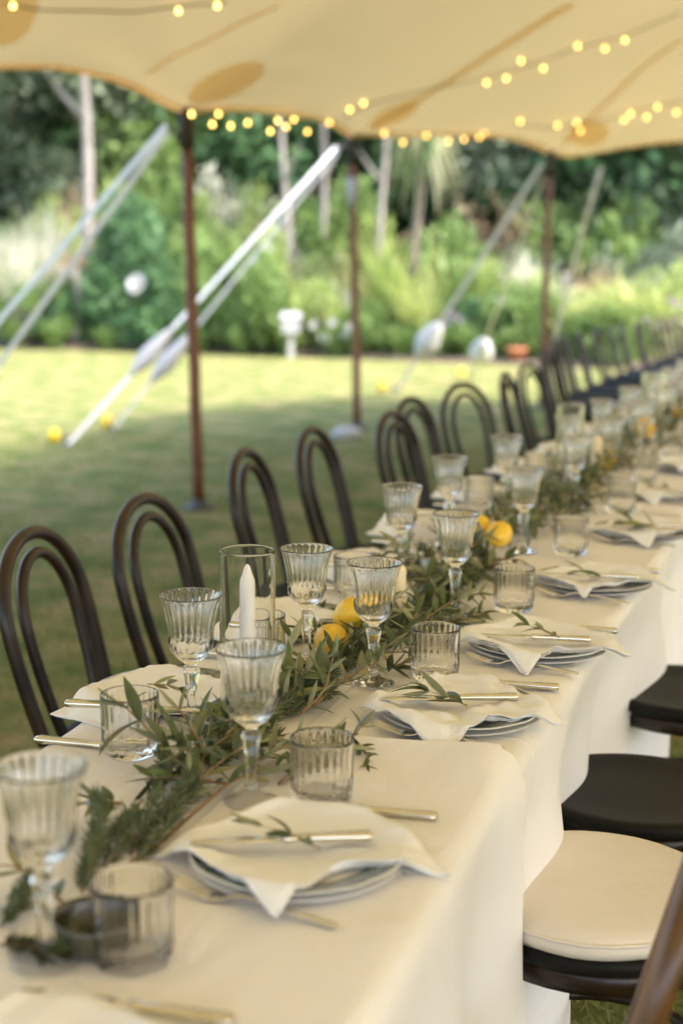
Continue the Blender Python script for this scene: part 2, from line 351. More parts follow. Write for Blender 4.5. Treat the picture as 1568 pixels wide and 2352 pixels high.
# right-hand half: from the ridge line down to an edge on the other side
rid = CV[:, -1]; far = np.array([[7.5, -5 + 15.5 * min(i / (i3), 1), 2.45] for i in range(K)]); far[i3:, 0] = np.linspace(7.5, 6.0, K - i3); far[i3:, 1] = np.linspace(10.5, 14.6, K - i3)
HW = 12; V2 = []
for i in range(K):
    for j in range(1, HW + 1):
        w_ = j / HW; V2.append(np.r_[rid[i, :2] * (1 - w_) + far[i, :2] * w_, rid[i, 2] + (far[i, 2] - rid[i, 2]) * w_ ** 1.7])
base = len(V); V = np.vstack([np.array(V), V2])
for i in range(K - 1):
    A = [i * NW + NW - 1] + [base + i * HW + j for j in range(HW)]; B = [(i + 1) * NW + NW - 1] + [base + (i + 1) * HW + j for j in range(HW)]
    f += [(A[j], B[j], B[j + 1], A[j + 1]) for j in range(HW)]
tent = empty('stretch_tent', (-3.36, 7.78, 0))
tag(tent, 'beige stretch canvas tent roof over the long table', 'tent')
off = np.array([-3.36, 7.78, 0])
part('canopy', mesh('canopy', V - off, f, [MT['canvas']]), tent)
# hem rope cord along the edge
part('hem', MB().add(*tube(edge - off - [0, 0, .012], .02, 6)).build('hem', [MT['seam']]), tent)
def canopy_pt(ki, jw):                   # bilinear lookup in grid space
    ki = min(max(ki, 0), K - 1.001); jw = min(max(jw, 0), NW - 1.001); a = int(ki); b = int(jw); u = ki - a; w_ = jw - b
    return (CV[a, b] * (1 - u) + CV[a + 1, b] * u) * (1 - w_) + (CV[a, b + 1] * (1 - u) + CV[a + 1, b + 1] * u) * w_
from mathutils.bvhtree import BVHTree
bvh = BVHTree.FromPolygons([Vector(p) for p in V], f)
def canopy_hit(px, py):
    d = Vector(ray(px, py)).normalized(); h = bvh.ray_cast(Vector(_C), d)[0]
    return np.array(h) if h is not None else None
def canopy_z(x, y):
    h = bvh.ray_cast(Vector((x, y, 0)), Vector((0, 0, 1)))[0]; return h[2] if h is not None else None
def patch(cx, cy, pts):                  # reinforcement sewn under the canvas, outline given as directions
    C0 = canopy_hit(cx, cy)
    if C0 is None: return
    rim = [canopy_hit(*p) for p in pts]; rim = [r for r in rim if r is not None]; n_ = len(rim); vv = [C0]
    for ring in (.33, .66, 1.0):
        for r_ in rim:
            p = C0[:2] * (1 - ring) + r_[:2] * ring; z = canopy_z(*p); vv.append((p[0], p[1], z if z else r_[2]))
    vv = np.array(vv) - [0, 0, .006]
    ff = [(0, 1 + i, 1 + (i + 1) % n_) for i in range(n_)]
    for k_ in (0, 1): ff += [(1 + k_ * n_ + i, 1 + (k_ + 1) * n_ + i, 1 + (k_ + 1) * n_ + (i + 1) % n_, 1 + k_ * n_ + (i + 1) % n_) for i in range(n_)]
    part('reinforcement_patch', mesh('reinforcement_patch', vv - off, ff, [MT['patch']]), tent)
def oval(cx, cy, a, b, ang, n_=22): 
    c, s = math.cos(R(ang)), math.sin(R(ang))
    return [(cx + a * math.cos(t) * c - b * math.sin(t) * s, cy + a * math.cos(t) * s + b * math.sin(t) * c) for t in np.linspace(0, 6.283, n_, endpoint=False)]
patch(520, 188, oval(520, 188, 96, 34, -24))
patch(905, 262, oval(905, 262, 62, 20, -26))
patch(1350, 305, oval(1350, 305, 48, 30, -8))
patch(22, 20, oval(22, 20, 62, 85, 22))
def seam(pts, wdt):
    pp = [canopy_hit(*p) for p in pts]; pp = np.array([p for p in pp if p is not None]); pp = smooth_path(pp, 40)
    for p in pp:
        z = canopy_z(p[0], p[1]); p[2] = (z if z else p[2]) - .004
    t = np.gradient(pp, axis=0); nrm = np.stack([-t[:, 1], t[:, 0], 0 * t[:, 0]], 1); nrm /= np.linalg.norm(nrm, axis=1)[:, None]
    vv = np.vstack([pp - nrm * wdt / 2, pp + nrm * wdt / 2]); m_ = len(pp)
    part('seam', mesh('seam', vv - off, [(i, i + 1, m_ + i + 1, m_ + i) for i in range(m_ - 1)], [MT['seam']]), tent)
seam([(845, 292), (930, 245), (1020, 190), (1120, 125), (1220, 62), (1310, 8)], .10)
seam([(330, 170), (480, 90), (640, 10)], .035)
seam([(1290, 330), (1400, 225), (1480, 150), (1565, 90)], .05)

def tent_pole(base_px, top, name, label, tagged=False, foot=False):
    b = onz(*base_px, 0) if base_px is not None else np.array([top[0], top[1], 0])
    r = empty('tent_pole', tuple(b)); d = top - b
    pts = np.array([d * t for t in np.linspace(0.0, 1.0, 12)]); pts[:, :2] += .002 * rng.normal(size=(12, 2)); pts[0] = 0; pts[-1] = d
    part('shaft', MB().add(*tube(pts[:-1], [.036 - .004 * t for t in np.linspace(0, 1, 11)], 14)).build('shaft', [MT['pole']]), r)
    part('top_cap', MB().add(*tube([d * .905, d * .96, d * 1.0, d * 1.004], [.044, .044, .05, .02], 12)).build('top_cap', [MT['rubber']]), r)
    part('foot_plate', MB().add(*lathe([(.0, 0), (.10, 0), (.10, .012), (.05, .02), (.045, .06), (0, .06)], 20)).build('foot_plate', [MT['iron']]), r)
    if tagged:
        part('label_sleeve', MB().add(*tube([d * .76, d * .80, d * .86], [.046, .048, .046], 14)).build('label_sleeve', [MT['whitepaint']]), r)
    tag(r, label, 'tent pole', 'wooden poles along the tent edge'); return r
tent_pole((457, 1168), p1t, 'p', 'reddish brown wooden tent pole standing between the first bentwood chairs and the double guy straps')
tent_pole((820, 985), p2t, 'p', 'reddish brown tent pole with a white sleeve round its upper part', True)
tent_pole(None, p3t, 'p', 'reddish brown tent pole at the corner of the roof behind the far chairs')
# ground weight at the second pole's foot
wb = onz(812, 1008, 0)
o = obj('ground_weight', MB().add(*lathe([(0, 0), (.13, .0), (.16, .04), (.15, .10), (.09, .14), (0, .15)], 16)).build('ground_weight', [MT['cover']]), loc=(wb[0] - .06, wb[1], 0), rot=(0, 0, .4), sc=(.8, .55, .7))
tag(o, 'pale sandbag weight lying at the foot of the sleeved tent pole', 'weight')

def strap(a, b, wid, label, cover_t=None, cap=None, mat='strap', sag=0.0, csize=.33, crad=.075, stake=True):
    a = np.array(a, float); b = np.array(b, float); r = empty('guy_strap', (b[0], b[1], 0)); o0 = np.array([b[0], b[1], 0])
    d = (b - a) / np.linalg.norm(b - a); side = np.cross(d, _fw); side /= np.linalg.norm(side)
    ts = np.linspace(0, 1, 16); P_ = np.array([a * (1 - t) + b * t - np.array([0, 0, sag * 4 * t * (1 - t)]) for t in ts])
    thick = np.cross(d, side) * .002; wd = np.array([wid * (1 - .25 * max(0, t - .5)) for t in ts])[:, None]
    vv = np.vstack([P_ - side * wd / 2 - thick, P_ + side * wd / 2 - thick, P_ + side * wd / 2 + thick, P_ - side * wd / 2 + thick]) - o0; n_ = 16
    ff = [(k * n_ + i, k * n_ + i + 1, ((k + 1) % 4) * n_ + i + 1, ((k + 1) % 4) * n_ + i) for k in range(4) for i in range(n_ - 1)]
    part('webbing', mesh('webbing', vv, ff, [MT[mat]], False), r)
    if cover_t is not None:
        c0 = a * (1 - cover_t) + b * cover_t - o0; L_ = csize; tt = np.linspace(-1, 1, 12)
        pr = [crad * max(.12, (1 - abs(t) ** 3.2)) * (.92 + .12 * math.sin(5 * t + 1)) for t in tt]
        part('ratchet_cover', MB().add(*tube([c0 + d * t * L_ for t in tt], pr, 12)).build('ratchet_cover', [MT['cover']]), r)
    if stake:
        part('stake', MB().add(*tube([b - o0 + [.05, .03, -.03], b - o0 + [.0, .0, .04], b - o0 - d * .03 + [-.03, -.02, .10]], [.011, .011, .011], 8)).build('stake', [MT['iron']]), r)
    if cap is not None:
        cap = np.array(cap) - o0
        part('stake_cap', MB().add(*lathe([(0, -.05), (.03, -.05), (.05, -.02), (.052, .02), (.035, .05), (0, .06)], 14)).build('stake_cap', [MT['yellow']]), r, loc=tuple(cap))
    tag(r, label, 'guy strap', 'white straps holding the tent down'); return r
g1a = canopy_pt(i1 - .3, 0) - [0, 0, .06]
st1 = onz(-250, 1028, 0); s1top = on_wall(382, 288, P1 + [-.15, 0], P1 + [-.15, 0] + _rt[:2])
strap(s1top, st1, .036, 'upper white webbing strap running from the pole by the first chairs', None)
strap(s1top + [0, .02, -.03], onz(-195, 1105, 0), .034, 'lower greyish webbing strap beside the upper one, from the pole by the first chairs', None, mat='strap_grey')
s2top = on_wall(772, 338, P2 + [-.12, 0], P2 + [-.12, 0] + _rt[:2])
strap(s2top, onz(150, 1028, 0), .032, 'white strap with long white ratchet cover, pegged beside the larger yellow cap', .70, onz(125, 1018, 0) + [0, 0, .06], crad=.072, csize=.28)
strap(s2top + [0, .05, -.04], onz(255, 992, 0), .024, 'grey strap with white ratchet cover, pegged beside the smaller yellow cap', .74, onz(246, 985, 0) + [0, 0, .06], mat='strap_grey', crad=.075, csize=.28)
s3top = on_wall(1243, 378, P3 + [-.12, 0], P3 + [-.12, 0] + _rt[:2])
strap(s3top, onz(905, 905, 0), .045, 'wide pale strap from the corner pole with plump white cover and pale yellow cap', .745, onz(876, 905, 0) + [0, 0, .07], mat='strap_grey', crad=.13, csize=.27)
s3e = onz(1082, 872, 0)
strap(s3top + [.02, .05, -.1], s3e, .028, 'narrow strap from the corner pole with a plump white cover, near the orange cap', .83, onz(1058, 868, 0) + [0, 0, .07], mat='strap_grey', crad=.14, csize=.26)
lt = on_wall(1380, 385, P3 + [.3, .6], P4); lb = on_wall(1310, 612, P3 + [-.3, 1.2], P4 + [0, 1.2])
strap(lt, [lb[0] - .35, lb[1] + .5, 0], .04, 'loose pale webbing hanging curved from the far edge of the tent', None, mat='strap_grey', sag=-.12)

# string lights
def light_string(pts, bulbs, label, depth_drop=.03):
    pts = np.array(pts); r = empty('string_light', tuple(pts[0])); o0 = pts[0]
    path = smooth_path(pts, 60)
    part('wire', MB().add(*tube(path - o0, .005, 5)).build('wire', [MT['wire']]), r)
    for b in bulbs:
        k_ = np.argmin(np.linalg.norm(path - b, axis=1)); q_ = path[k_]
        ld_ = part('bulb_lead', MB().add(*tube([q_ - o0, b - o0 + [0, 0, .02]], .0025, 4)).build('bulb_lead', [MT['wire']]), r)
        part('bulb', BULB, ld_, loc=tuple(b - o0))
    tag(r, label, 'string light', 'warm string lights under the tent'); return r
BULB = MB().add(*lathe([(0, -.0115), (.006, -.010), (.0095, -.006), (.0112, .0), (.0098, .006), (.006, .0105), (.004, .016), (0, .018)], 10)).build('bulb', [MT['bulb']])
def inside(px, py, gap=.04):             # a point hung just below the canvas in that direction
    h = canopy_hit(px, py); d = ray(px, py); d = d / np.linalg.norm(d)
    return h - d * gap * 3 - [0, 0, gap * .3] if h is not None else None
wA, wB = P1 + [.05, .0], P2 + [.05, 0]
bl1 = [on_wall(px, py, wA, wB) for px, py in ((440, 263), (488, 286), (502, 262), (530, 290), (569, 283), (621, 302), (638, 278), (657, 292), (675, 275), (706, 303), (756, 282))]
wr1 = [on_wall(px, py, wA, wB) for px, py in ((432, 250), (500, 256), (560, 262), (630, 266), (700, 272), (760, 280), (800, 300))]
light_string(wr1, bl1, 'warm string lights hanging along the tent edge between the first pole and the sleeved pole')
wA, wB = P2 + [.1, .0], P3 + [.0, -.1]
bl2 = [on_wall(px, py, wA, wB) for px, py in ((882, 307), (925, 328), (979, 313), (1028, 293), (1029, 325), (1073, 297), (1065, 321), (1112, 305), (1100, 316), (1137, 302), (1222, 313))]
wr2 = [on_wall(px, py, wA, wB) for px, py in ((812, 312), (880, 305), (950, 303), (1030, 300), (1110, 300), (1190, 305), (1255, 342))]
light_string(wr2, bl2, 'warm string lights hanging along the tent edge between the sleeved pole and the corner pole')
bl3 = [b for b in (inside(px, py) for px, py in ((803, 249), (835, 234), (1117, 187), (1162, 177), (1196, 137), (1247, 154), (1326, 103), (1388, 109), (1434, 89))) if b is not None]
wr3 = [b for b in (inside(px, py, .02) for px, py in ((790, 268), (850, 238), (980, 205), (1120, 175), (1240, 140), (1330, 108), (1440, 78), (1560, 28))) if b is not None]
light_string(wr3, bl3, 'warm string lights rising up the roof from the sleeved pole')
bl4 = [b for b in (inside(px, py) for px, py in ((1194, 276), (1280, 286), (1324, 279), (1332, 298), (1432, 273), (1447, 259), (1484, 267), (1509, 243), (1552, 256))) if b is not None]
wr4 = [b for b in (inside(px, py, .02) for px, py in ((1180, 285), (1270, 292), (1340, 284), (1430, 262), (1500, 244), (1565, 232))) if b is not None]
light_string(wr4, bl4, 'warm string lights under the roof above the corner pole')
bl5 = [b for b in (inside(px, py) for px, py in ((410, 20), (499, 8), (30, 8))) if b is not None]
wr5 = [b for b in (inside(px, py, .02) for px, py in ((5, 4), (100, 20), (220, 22), (310, 24), (410, 12), (520, 3))) if b is not None]
light_string(wr5, bl5, 'string light wire looping under the roof over the large dark patch')

# ------------------------------------------------------------------ garden plants
def leaves(C0, D, size, asp=.45, droop=.25, seed=0):      # C0 (n,3) centres, D (n,3) rough outward direction -> bent leaf quads
    r = np.random.default_rng(seed); n_ = len(C0)
    d = D + r.normal(0, .55, (n_, 3)); d[:, 2] -= droop; d /= np.linalg.norm(d, axis=1)[:, None] + 1e-9
    s = np.cross(d, r.normal(size=(n_, 3))); s /= np.linalg.norm(s, axis=1)[:, None] + 1e-9
    L_ = size * r.uniform(.6, 1.35, n_)[:, None]; W_ = L_ * asp * .5
    nn = np.cross(d, s)
    v = np.stack([C0 - d * L_ * .5, C0 + s * W_ + nn * W_ * .25, C0 + d * L_ * .5, C0 - s * W_ + nn * W_ * .25], 1)
    return v.reshape(-1, 3), np.arange(n_ * 4).reshape(-1, 4)
def clumps(n_c, rad, n_l, crad, seed, shell=.75, flat=1.0):
    r = np.random.default_rng(seed); u = r.normal(size=(n_c, 3)); u /= np.linalg.norm(u, axis=1)[:, None]; u[:, 2] = np.abs(u[:, 2]) * 1.1 - .25 * r.random(n_c)
    c = u * np.array(rad) * (shell + (1 - shell) * r.random((n_c, 1)) ** .5) * r.uniform(.75, 1.12, (n_c, 1))
    idx = r.integers(0, n_c, n_l); o_ = r.normal(size=(n_l, 3)); o_ /= np.linalg.norm(o_, axis=1)[:, None]
    cr = crad * r.uniform(.6, 1.3, n_c)[idx][:, None]
    p = c[idx] + o_ * cr * r.random((n_l, 1)) ** .4 * np.array([1, 1, flat]); D = o_ * .7 + u[idx] * .6
    return p, D
def shrub_mesh(name, rad, n_c, n_l, crad, size, mat, seed, asp=.45, mats2=None):
    p, D = clumps(n_c, rad, n_l, crad, seed); p[:, 2] += rad[2] * .28; p[:, 2] = np.maximum(p[:, 2], .04)
    v, f_ = leaves(p, D, size, asp, seed=seed); return mesh(name, v, f_, [mat], False)
def blades_mesh(name, n_b, h, spread, wid, mat, seed, droop=.5, segs=6, stiff=1.0):
    r = np.random.default_rng(seed); V_ = []; F_ = []
    for b_ in range(n_b):
        a_ = r.uniform(0, 6.283); l_ = h * r.uniform(.6, 1.1); out = spread * r.uniform(.15, 1.0); w0 = wid * r.uniform(.7, 1.3); tw = r.uniform(-.7, .7)
        b0 = r.normal(0, .10 * spread, 2); dr = droop * r.uniform(.3, 1.2) * l_
        ca, sa = math.cos(a_), math.sin(a_)
        for s_ in range(segs + 1):
            t = s_ / segs; rr = out * t ** (1.5 * stiff); z = l_ * t - dr * t ** 2.6; ww = w0 * (1 - t ** 2.5) * (.5 + .9 * min(t * 4, 1) * .5) + .002
            px_, py_ = b0[0] + ca * rr, b0[1] + sa * rr; tx, ty = -sa * math.cos(tw * t) * ww, ca * math.cos(tw * t) * ww
            V_ += [(px_ - tx, py_ - ty, max(z, .02)), (px_ + tx, py_ + ty, max(z + .3 * ww, .02))]
            if s_: k_ = len(V_); F_.append((k_ - 4, k_ - 3, k_ - 1, k_ - 2))
    return mesh(name, V_, F_, [mat], True)
def plant(name, px, dist, fol_me, label, cat, group, sc=1.0, z=0.0, stem=None, rz=None, part_name='foliage', **k):
    p = col_at(px, dist); r = empty(name, (p[0], p[1], z), random.uniform(0, 6.28) if rz is None else rz)
    if np.isscalar(sc): sc = (sc, sc, sc)
    part(part_name, fol_me, r, sc=sc)
    if stem is not None: part('stem', stem, r, sc=sc)
    return tag(r, label, cat, group)
def stems_mesh(n_s, h, spread, r0, seed, mat):
    r = np.random.default_rng(seed); m_ = MB()
    for _ in range(n_s):
        a_ = r.uniform(0, 6.28); s_ = spread * r.uniform(.3, 1)
        m_.add(*tube(smooth_path([(0, 0, 0), (math.cos(a_) * s_ * .3, math.sin(a_) * s_ * .3, h * .5), (math.cos(a_) * s_, math.sin(a_) * s_, h)], 7), np.linspace(r0, r0 * .3, 7), 5))
    return m_.build('stem', [mat])
def trunk_mesh(h, r0, seed, mat, fork=3, lean=.05, fork_at=.62, spread=.28):
    r = np.random.default_rng(seed); m_ = MB(); k_ = 9
    P_ = np.array([(lean * h * t + .02 * h * math.sin(5 * t + seed), .02 * h * math.cos(4 * t + seed), h * t) for t in np.linspace(0, 1, k_)])
    m_.add(*tube(P_, r0 * np.linspace(1, .45, k_) * np.r_[1.35, np.ones(k_ - 1)], 10))
    for q_ in range(fork):
        t = fork_at + (.9 - fork_at) * q_ / max(1, fork - 1); b_ = P_[int(t * (k_ - 1))]; a_ = q_ * 2.4 + seed; l_ = h * spread * r.uniform(.8, 1.3)
        m_.add(*tube(smooth_path([b_, b_ + [math.cos(a_) * l_ * .5, math.sin(a_) * l_ * .5, l_ * .45], b_ + [math.cos(a_) * l_, math.sin(a_) * l_, l_ * 1.05]], 7), r0 * np.linspace(.5, .16, 7), 7))
    return m_.build('trunk', [mat])
ST = stems_mesh(9, .9, .5, .025, 4, MT['bark_dark'])
SH = dict(
    deep=shrub_mesh('foliage', (1.0, .85, 1.15), 34, 5200, .34, .13, FO['deep'], 1),
    deep2=shrub_mesh('foliage', (1.0, .85, 1.1), 30, 4200, .36, .15, FO['deep'], 21),
    mid=shrub_mesh('foliage', (1.0, .85, 1.0), 30, 4200, .34, .12, FO['mid'], 2),
    mid2=shrub_mesh('foliage', (1.0, .8, .9), 26, 3600, .34, .15, FO['mid'], 3),
    bright=shrub_mesh('foliage', (1.0, .8, .85), 26, 3400, .32, .12, FO['bright'], 5),
    blue=shrub_mesh('foliage', (1.0, .85, .9), 24, 3200, .36, .13, FO['blue'], 6),
    dry=shrub_mesh('foliage', (1.0, .8, .8), 22, 2200, .34, .12, FO['dry'], 8),
    paleleaf=shrub_mesh('foliage', (1.0, .8, .9), 24, 2800, .34, .10, FO['pale'], 9),
)
BL = dict(
    lime=blades_mesh('foliage', 150, 1.25, .95, .022, FO['lime'], 1, .45),
    lime2=blades_mesh('foliage', 130, 1.1, .9, .026, FO['lime'], 2, .6),
    flax=blades_mesh('foliage', 90, 1.75, .95, .040, FO['bright'], 3, .28),
    flaxm=blades_mesh('foliage', 80, 1.7, .9, .042, FO['mid'], 7, .3),
    pale=blades_mesh('foliage', 150, 1.6, .75, .024, FO['pale'], 4, .3),
    golden=blades_mesh('foliage', 70, 1.6, 1.0, .038, FO['golden'], 5, .5),
    low=blades_mesh('foliage', 120, .6, .5, .016, FO['mid'], 6, .5),
)
G1 = 'shrubs in the garden bed'; G2 = 'strappy plants in the garden bed'; G3 = 'trees behind the garden bed'
D0 = 21.6
def d_at(px, extra=0.0):                  # distance of the bed's front edge in that direction
    d = ray(px, 700); d = d[:2] / np.hypot(*d[:2]); y = 20.8
    return y / d[1] + extra
# (kind table, key, px, metres behind bed edge, scale(x,y,z), label, category)
PL = [
    # front row, along the lawn
    ('S', 'mid', 70, .9, (.9, .8, .85), 'rounded mid green shrub at the lawn edge under the pale tall reeds'),
    ('S', 'deep2', 175, 1.5, (.8, .8, .7), 'dark low shrub round the foot of the slim pale post-like stem'),
    ('S', 'deep', 318, 1.6, (1.25, 1.0, 1.55), 'large dark green bush carrying one big white rose'),
    ('S', 'deep2', 395, 1.0, (.75, .8, 1.0), 'dark green bush pressed against the rose bush'),
    ('S', 'mid', 520, 1.4, (1.05, .9, 1.35), 'tall leafy green shrub behind the long guy straps'),
    ('S', 'mid2', 590, .9, (.95, .8, 1.15), 'mid green shrub with large leaves beside the white box post'),
    ('S', 'bright', 628, 1.9, (.9, .8, 1.45), 'light green shrub rising behind the white box'),
    ('S', 'bright', 735, .9, (.75, .7, .85), 'light green mound between the white box and the sleeved pole'),
    ('S', 'paleleaf', 775, 1.3, (.55, .6, .8), 'pale flowering shrub with white blooms behind the sleeved pole'),
    ('B', 'flax', 900, 1.3, (1.1, 1.1, 1.2), 'bright green flax clump with broad arching blades'),
    ('B', 'lime', 965, .9, (1.1, 1.0, 1.25), 'yellow green strappy clump with sunlit pale blades'),
    ('B', 'flaxm', 1040, 1.6, (1.0, 1.0, 1.1), 'mid green flax clump behind the plump ratchet covers'),
    ('S', 'mid2', 850, .7, (.6, .6, .6), 'low green shrub under the bright flax'),
    ('S', 'deep2', 1110, 1.2, (.9, .8, .62), 'low dark green bush between the ratchet covers and the corner pole'),
    ('S', 'mid', 1200, .9, (.85, .8, .75), 'green shrub behind the corner pole foot'),
    ('B', 'lime2', 1330, 1.0, (1.1, 1.0, 1.1), 'yellow green daylily clump next to the corner pole, by the far chairs'),
    ('B', 'lime', 1430, 1.2, (1.2, 1.1, 1.25), 'tall yellow green daylily clump above the far chairs'),
    ('B', 'lime', 1380, .7, (1.1, 1.1, 1.1), 'bright daylily clump in front of the loose webbing'),
    ('B', 'lime', 1475, .7, (1.1, 1.1, 1.15), 'bright daylily clump between the tall and the broad ones'),
    ('B', 'lime2', 1520, .9, (1.2, 1.1, 1.2), 'broad yellow green daylily clump at the end of the bed'),
    ('S', 'mid', 1390, .4, (.8, .7, .55), 'low green shrub in front of the daylilies'),
    ('S', 'bright', 1575, 1.8, (1.1, .9, 1.1), 'light green shrub beyond the daylilies'),
    # second row
    ('B', 'pale', 15, 1.6, (1.2, 1.2, 1.35), 'tall cream coloured reed clump at the end of the bed, feathery'),
    ('B', 'pale', 70, 2.2, (1.1, 1.1, 1.4), 'tall cream reed clump between two others beside the grey trunk'),
    ('B', 'pale', 125, 1.8, (1.0, 1.0, 1.2), 'shorter cream reed clump nearest the grey trunk'),
    ('S', 'dry', 150, 2.6, (.9, .8, .8), 'dry brownish shrub mixed with the cream reeds'),
    ('B', 'golden', 215, 2.8, (1.2, 1.0, 1.5), 'golden green strappy plant at the grey trunk'),
    ('S', 'bright', 120, 3.8, (1.0, .9, 2.0), 'tall light green bush beside the grey trunk and reeds'),
    ('S', 'bright', 470, 3.2, (1.0, .9, 1.9), 'tall light green bush behind the first tent pole'),
    ('S', 'mid', 380, 3.6, (1.1, .9, 2.1), 'tall mid green bush behind the rose bush'),
    ('S', 'dry', 560, 3.0, (.9, .8, 1.6), 'dry tan shrub behind the long straps'),
    ('S', 'mid2', 690, 3.4, (1.2, .9, 1.9), 'tall green bush with big leaves by the pale thin trunks'),
    ('B', 'pale', 700, 2.4, (.9, .9, 1.1), 'cream reed clump between the pale thin trunks'),
    ('S', 'dry', 840, 2.8, (.9, .8, 1.3), 'dry brown shrub behind the bright flax'),
    ('S', 'blue', 1180, 3.0, (1.2, .9, 1.2), 'grey green shrub behind the pale corner straps'),
    ('S', 'paleleaf', 1262, 2.6, (.8, .8, .9), 'pale greyish shrub behind the corner pole'),
    ('S', 'dry', 1400, 3.2, (1.2, .9, 1.1), 'dry brown bush above the daylilies'),
    ('S', 'blue', 1500, 3.6, (1.3, .9, 1.5), 'grey green bush above the daylilies at the end of the bed'),
]
PL += [
    ('B', 'pale', 45, .9, (1.2, 1.2, 1.15), 'cream reed clump standing right at the lawn edge, broad and pale'), ('B', 'pale', 110, 3.0, (1.1, 1.1, 1.7), 'tallest cream reed plumes rising behind the other reeds'),
    ('B', 'golden', 165, 1.7, (1.0, 1.0, 1.1), 'golden arching clump among the cream reeds'), ('B', 'pale', 240, 2.2, (.9, .9, 1.3), 'cream reed clump between grey trunk and rose bush'),
    ('B', 'pale', 1215, 2.0, (1.0, 1.0, 1.1), 'cream grass clump behind the corner pole'), ('B', 'lime', 800, 1.9, (1.0, 1.0, 1.35), 'yellow green clump directly behind the sleeved pole'),
    ('S', 'dry', 1130, 4.6, (1.3, 1, 2.1), 'tall brown dry bush behind the grey green shrub'), ('S', 'dry', 1010, 4.4, (1.1, 1, 1.9), 'tall brown dry bush behind the cabbage tree'), ('S', 'dry', 720, 4.8, (1.1, 1, 2.3), 'tall tan bush behind the leaning pale trunk'),
    ('S', 'dry', 205, 4.6, (1.0, 1, 2.2), 'tall tan bush behind the straight grey trunk'), ('B', 'pale', 640, 2.9, (.9, .9, 1.6), 'tall cream plumes behind the white box'),
    ('S', 'bright', 265, 4.2, (1.2, 1, 2.2), 'tall bright bush between the grey trunk and rose bush'), ('S', 'mid', 30, 3.4, (1.1, 1, 1.5), 'green bush behind the cream reeds at the end of the bed'),
    ('S', 'paleleaf', 95, 3.0, (1.2, 1, 1.5), 'pale silvery bush among the cream reeds'), ('S', 'paleleaf', 530, 4.4, (1.2, 1, 2.3), 'tall pale silvery bush behind the first long strap'),
    ('S', 'bright', 590, 3.8, (1.1, 1, 2.1), 'tall bright bush behind the tan shrub'), ('S', 'mid', 765, 3.9, (1.0, 1, 2.0), 'tall green bush behind the sleeved pole'),
    ('S', 'bright', 860, 3.6, (1.0, 1, 1.7), 'bright bush behind the bright flax clump'), ('S', 'mid2', 1060, 3.4, (1.2, 1, 1.6), 'green bush behind the cabbage tree'),
    ('S', 'bright', 1120, 2.2, (1.0, .9, 1.1), 'bright rounded bush between the pale corner straps'), ('S', 'bright', 1245, 1.6, (.8, .8, .95), 'bright bush at the corner pole'),
    ('S', 'mid', 1330, 4.2, (1.2, 1, 1.7), 'green bush above the corner daylilies'), ('S', 'mid2', 1450, 4.6, (1.2, 1, 1.9), 'large-leaved green bush behind the dry bush'),
    ('B', 'flax', 560, 1.9, (1.2, 1.2, 1.2), 'bright flax clump beside the tall leafy shrub'), ('B', 'lime', 700, 1.4, (.9, .9, 1.0), 'yellow green strappy clump beside the white box'),
    ('B', 'golden', 1000, 2.2, (1.1, 1.1, 1.2), 'golden strappy clump under the cabbage tree'), ('B', 'flax', 1090, 1.9, (1.0, 1.0, 1.0), 'bright flax clump beside the golden clump')]
for i_, (kt, key, px, ex, sc, lab) in enumerate(PL):
    dd = d_at(px, ex)
    if kt == 'S': plant('shrub', px, dd, SH[key], lab, 'shrub', G1, sc, .08, ST, rz=(i_ * 1.7) % 6.28)
    else: plant('strappy_plant', px, dd, BL[key], lab, 'plant', G2, sc, .08, rz=(i_ * 2.3) % 6.28)
# trees with grey trunks and crowns
def crown_mesh(name, rad, n_c, n_l, crad, size, mat, seed, asp=.5):
    r = np.random.default_rng(seed); u = r.normal(size=(n_c, 3)); u /= np.linalg.norm(u, axis=1)[:, None]
    c = u * np.array(rad) * r.uniform(.45, 1.05, (n_c, 1)); idx = r.integers(0, n_c, n_l); o_ = r.normal(size=(n_l, 3)); o_ /= np.linalg.norm(o_, axis=1)[:, None]
    p = c[idx] + o_ * (crad * r.uniform(.6, 1.4, n_c)[idx])[:, None] * r.random((n_l, 1)) ** .35
    v, f_ = leaves(p, o_, size, asp, seed=seed); return mesh(name, v, f_, [mat], False)
CR = dict(
    dark=crown_mesh('crown', (2.4, 2.2, 2.6), 46, 7500, .75, .26, FO['dark'], 31),
    dark2=crown_mesh('crown', (2.6, 2.3, 2.2), 42, 7000, .8, .28, FO['deep'], 32),
    mid=crown_mesh('crown', (2.3, 2.1, 2.1), 40, 6000, .72, .24, FO['mid'], 33),
    blue=crown_mesh('crown', (2.4, 2.2, 2.0), 40, 6000, .75, .25, FO['blue'], 34),
)
TR = dict(pale=trunk_mesh(6.0, .125, 1, MT['bark'], 2, .01, .70, .16), dark=trunk_mesh(6.0, .16, 2, MT['bark_dark'], 4, .02), pale2=trunk_mesh(6.0, .12, 3, MT['bark'], 2, -.01, .72, .14))
def tree(px, ex, tk, ck, tz, cz, csc, lab, name='tree', lean=0.0):
    p = col_at(px, d_at(px, ex)); gz = max(0.0, (p[1] - 29.5) * .34) - .05
    r = empty(name, (p[0], p[1], gz), random.uniform(0, 6.28))
    part('trunk', TR[tk], r, sc=(1, 1, tz / 6.0))
    part('crown', CR[ck], r, loc=(0, 0, cz), sc=csc)
    return tag(r, lab, 'tree', G3)
tree(192, 2.0, 'pale', 'mid', 6.2, 6.0, (.8, .8, .6), 'tree with a straight pale grey trunk standing over the cream reeds')
